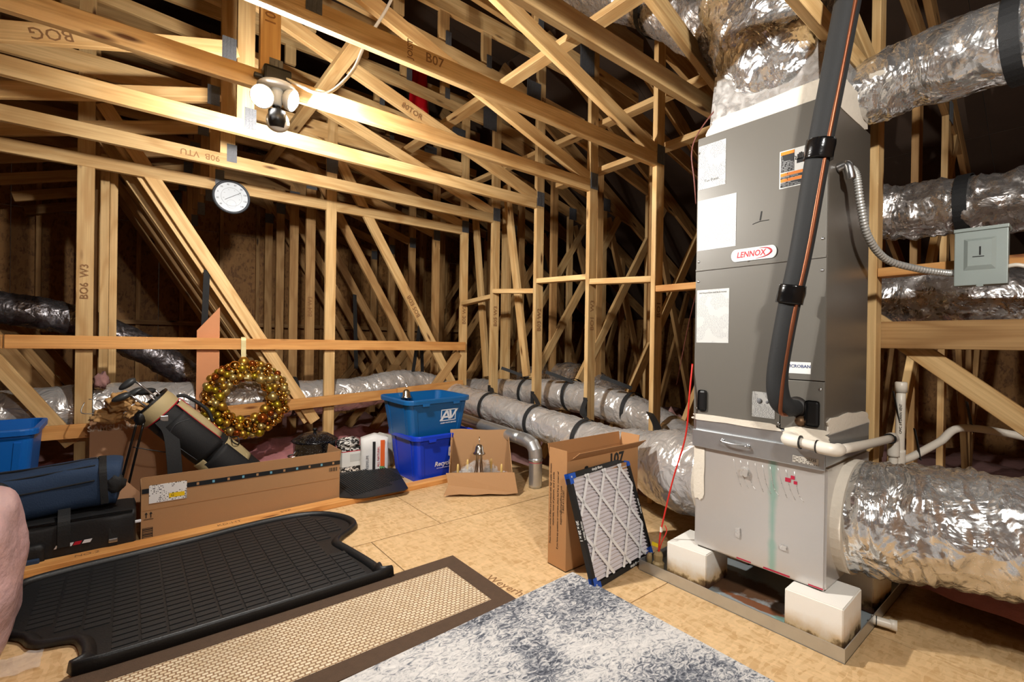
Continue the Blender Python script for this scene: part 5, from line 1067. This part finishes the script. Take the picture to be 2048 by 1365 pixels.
raw('raised_lip', vs, fs, RUB, cm, None, True)
bm = bmesh.new(); RUB2 = plain('cargo_tread_rubber', (31, 32, 34), .5, 0, .3, 200, .15)
def inside(x, y):
    c = False; j = n-1
    for i in range(n):
        if (ol[i][1] > y) != (ol[j][1] > y) and x < (ol[j][0]-ol[i][0])*(y-ol[i][1])/(ol[j][1]-ol[i][1])+ol[i][0]: c = not c
        j = i
    return c
for i in range(17):
    for j in range(24):
        x, y = -.33+.082*i, 2.09+.0395*j
        if all(inside(x+a, y+b) for a in (-.05, .05) for b in (-.04, .04)): bm_box(bm, (x, y, .0185), (.073, .031, .004))
o = from_bm('tread_block', bm, RUB2, cm); o['kind'] = 'stuff'
# ------------------------------------------------------------------ rugs
rb = empty('brown_runner', (.4, 1.76, 0), 'beige woven runner rug with a dark brown border', 'rug')
BRN = plain('brown_border_fabric', (82, 62, 46), .95, 0, .6, 220, .2, 40)
WV = NT('sisal_weave'); WV.set(Roughness=.95); 
br_ = WV.n('ShaderNodeTexBrick'); br_.inputs['Scale'].default_value = 1; br_.offset = .5; br_.inputs['Brick Width'].default_value = .021; br_.inputs['Row Height'].default_value = .015; br_.inputs['Mortar Size'].default_value = .0028; br_.inputs['Mortar Smooth'].default_value = .6
br_.inputs['Color1'].default_value = lin(234, 216, 186)+(1,); br_.inputs['Color2'].default_value = lin(218, 196, 162)+(1,); br_.inputs['Mortar'].default_value = lin(160, 124, 90)+(1,)
WV.t.links.new(WV.coords((1, 1, 1), rot=(0, 0, .0)), br_.inputs['Vector']); WV.col(WV.mix(WV.ramp(WV.noise(WV.coords(), 3, 3), [(.5, (0, 0, 0)), (.75, (.5, .5, .5))]), br_.outputs[0], lin(176, 150, 118)))
WV.nrm(WV.bump(WV.math('SUBTRACT', 1.0, br_.outputs[1]), .9, .004))
rx0, rx1, ry0, ry1 = -1.2, 1.275, 1.498, 2.026; q = .085
poly('woven_field', [(rx0+q, ry0+q), (rx1-q, ry0+q), (rx1-q, ry1-q), (rx0+q, ry1-q)], .001, .009, WV.m, rb)
for a in ([(rx0, ry0), (rx1, ry0), (rx1-q, ry0+q), (rx0+q, ry0+q)], [(rx1, ry0), (rx1, ry1), (rx1-q, ry1-q), (rx1-q, ry0+q)], [(rx1, ry1), (rx0, ry1), (rx0+q, ry1-q), (rx1-q, ry1-q)], [(rx0, ry1), (rx0, ry0), (rx0+q, ry0+q), (rx0+q, ry1-q)]): poly('border_band', a, .001, .0105, BRN, rb)
RG = NT('abstract_rug'); RG.set(Roughness=.95); vec = RG.coords(); big = RG.noise(vec, 2.2, 5, .6, .6); mid = RG.noise(RG.coords((1, 1.7, 1), rot=(0, 0, .5)), 26, 5, .68, 2.2); fine = RG.noise(vec, 110, 3, .6)
k_ = RG.math('ADD', RG.math('MULTIPLY', big, .42), RG.math('MULTIPLY', mid, .58)); k_ = RG.math('ADD', k_, RG.math('MULTIPLY', RG.math('SUBTRACT', fine, .5), .08))
RG.col(RG.ramp(k_, [(.375, lin(46, 50, 60)), (.445, lin(92, 96, 106)), (.49, lin(150, 151, 155)), (.535, lin(198, 195, 193)), (.65, lin(222, 218, 214))])); RG.nrm(RG.bump(fine, .4, .004))
gr = empty('grey_rug', (.9, .8, 0), 'grey and white abstract rug in the foreground', 'rug'); poly('rug_pile', [(.02, -1.1), (1.60, -1.1), (1.615, .4), (1.622, 1.53), (.9, 1.497), (.2, 1.47), (.0, 1.465)], .011, .018, RG.m, gr); poly('rug_backing', [(.02, -1.1), (1.60, -1.1), (1.615, .4), (1.622, 1.53), (.9, 1.497), (.2, 1.47), (.0, 1.465)], .0005, .0108, plain('rug_backing', (120, 116, 112), .9), gr)
# ------------------------------------------------------------------ thermometer, cable, red cloth, tufts
th = empty('wall_thermometer', (.605, 4.262, 2.18), 'round white dial thermometer hanging on the roof truss', 'thermometer'); TM = MY(.605, 4.262, 2.18)
lathe('rim', [(.112, 0), (.128, .0), (.130, .012), (.124, .024), (.116, .022), (.112, .012)], plain('dark_grey_rim', (62, 66, 72), .4), th, TM, 56, True, False); dial = poly('dial', [(.116*math.cos(k*math.pi/28), .116*math.sin(k*math.pi/28)) for k in range(56)], .0, .012, plain('dial_white', (205, 211, 217), .4), th, TM)
hoop('inner_scale', TM @ V((0, 0, .0135)), (0, -1, 0), .070, .001, .0014, MATS['grey_ink'], dial, 48); 
for k, s in enumerate(('40', '20', '0', '20', '40', '60', '80', '100', '120', '140')):
    a = math.radians(222-k*29.3); text('dial_number', s, TM @ T(.096*math.cos(a), .096*math.sin(a), .0135), .017, MATS['grey_ink'], dial, .0003, bold=.0004)
for k in range(13):
    a = math.radians(215-k*20.8); text('dial_number', str(-40+k*10) if k % 2 else '.', TM @ T(.056*math.cos(a), .056*math.sin(a), .0135), .009, MATS['grey_ink'], dial, .0002)
nd = bmesh.new(); bm_box(nd, (0, 0, 0), (.13, .003, .001)); from_bm('needle', nd, INK, dial, TM @ T(.01, .008, .0145) @ Matrix.Rotation(math.radians(33), 4, 'Z')); hoop('humidity_scale', TM @ V((.0, -.055, .0135)), (0, -1, 0), .032, .0008, .0008, MATS['grey_ink'], dial, 32)
cb2 = empty('lamp_cable', (.56, 2.42, 2.33), 'white cable looping from the lamp up into the trusses', 'cable'); tube('cable_sheath', [(.53, 2.43, 2.325), (.60, 2.40, 2.30), (.69, 2.40, 2.288), (.77, 2.40, 2.325), (.87, 2.40, 2.46), (.94, 2.40, 2.64), (1.07, 2.40, 2.91), (1.2, 2.42, 3.3)], .008, PVC, cb2, 12, 60)
rc = empty('red_cloth', (2.08, 4.0, 3.4), 'strip of red cloth hanging among the trusses', 'cloth'); vs = []; fs = []
for i in range(15):
    f = i/14; z = 3.80-.56*f; wd = .06+.055*f
    for j in range(9): g = j/8*2-1; vs.append((2.065+.02*f+g*wd, 4.0+.02*math.sin(g*5+f*3)+.015*f, z-(.05*(g+1)/2 if i == 14 else 0)))
for i in range(14):
    for j in range(8): a = i*9+j; fs.append((a, a+1, a+10, a+9))
o = raw('cloth_strip', vs, fs, plain('red_satin', (176, 12, 24), .35), rc, None, True); o.modifiers.new('thickness', 'SOLIDIFY').thickness = .004
for c, r, lab in (((-.15, 4.36, .77), (.035, .03, .05), 'small pink insulation tuft on the duct near the left post'), ((3.2, 2.0, .42), (.10, .09, .12), 'pink insulation tuft behind the post beside the air handler')):
    tag(crumple('insulation_tuft', c, r, PINKG, None, 3, .7, 6, c[1]), lab, 'insulation')
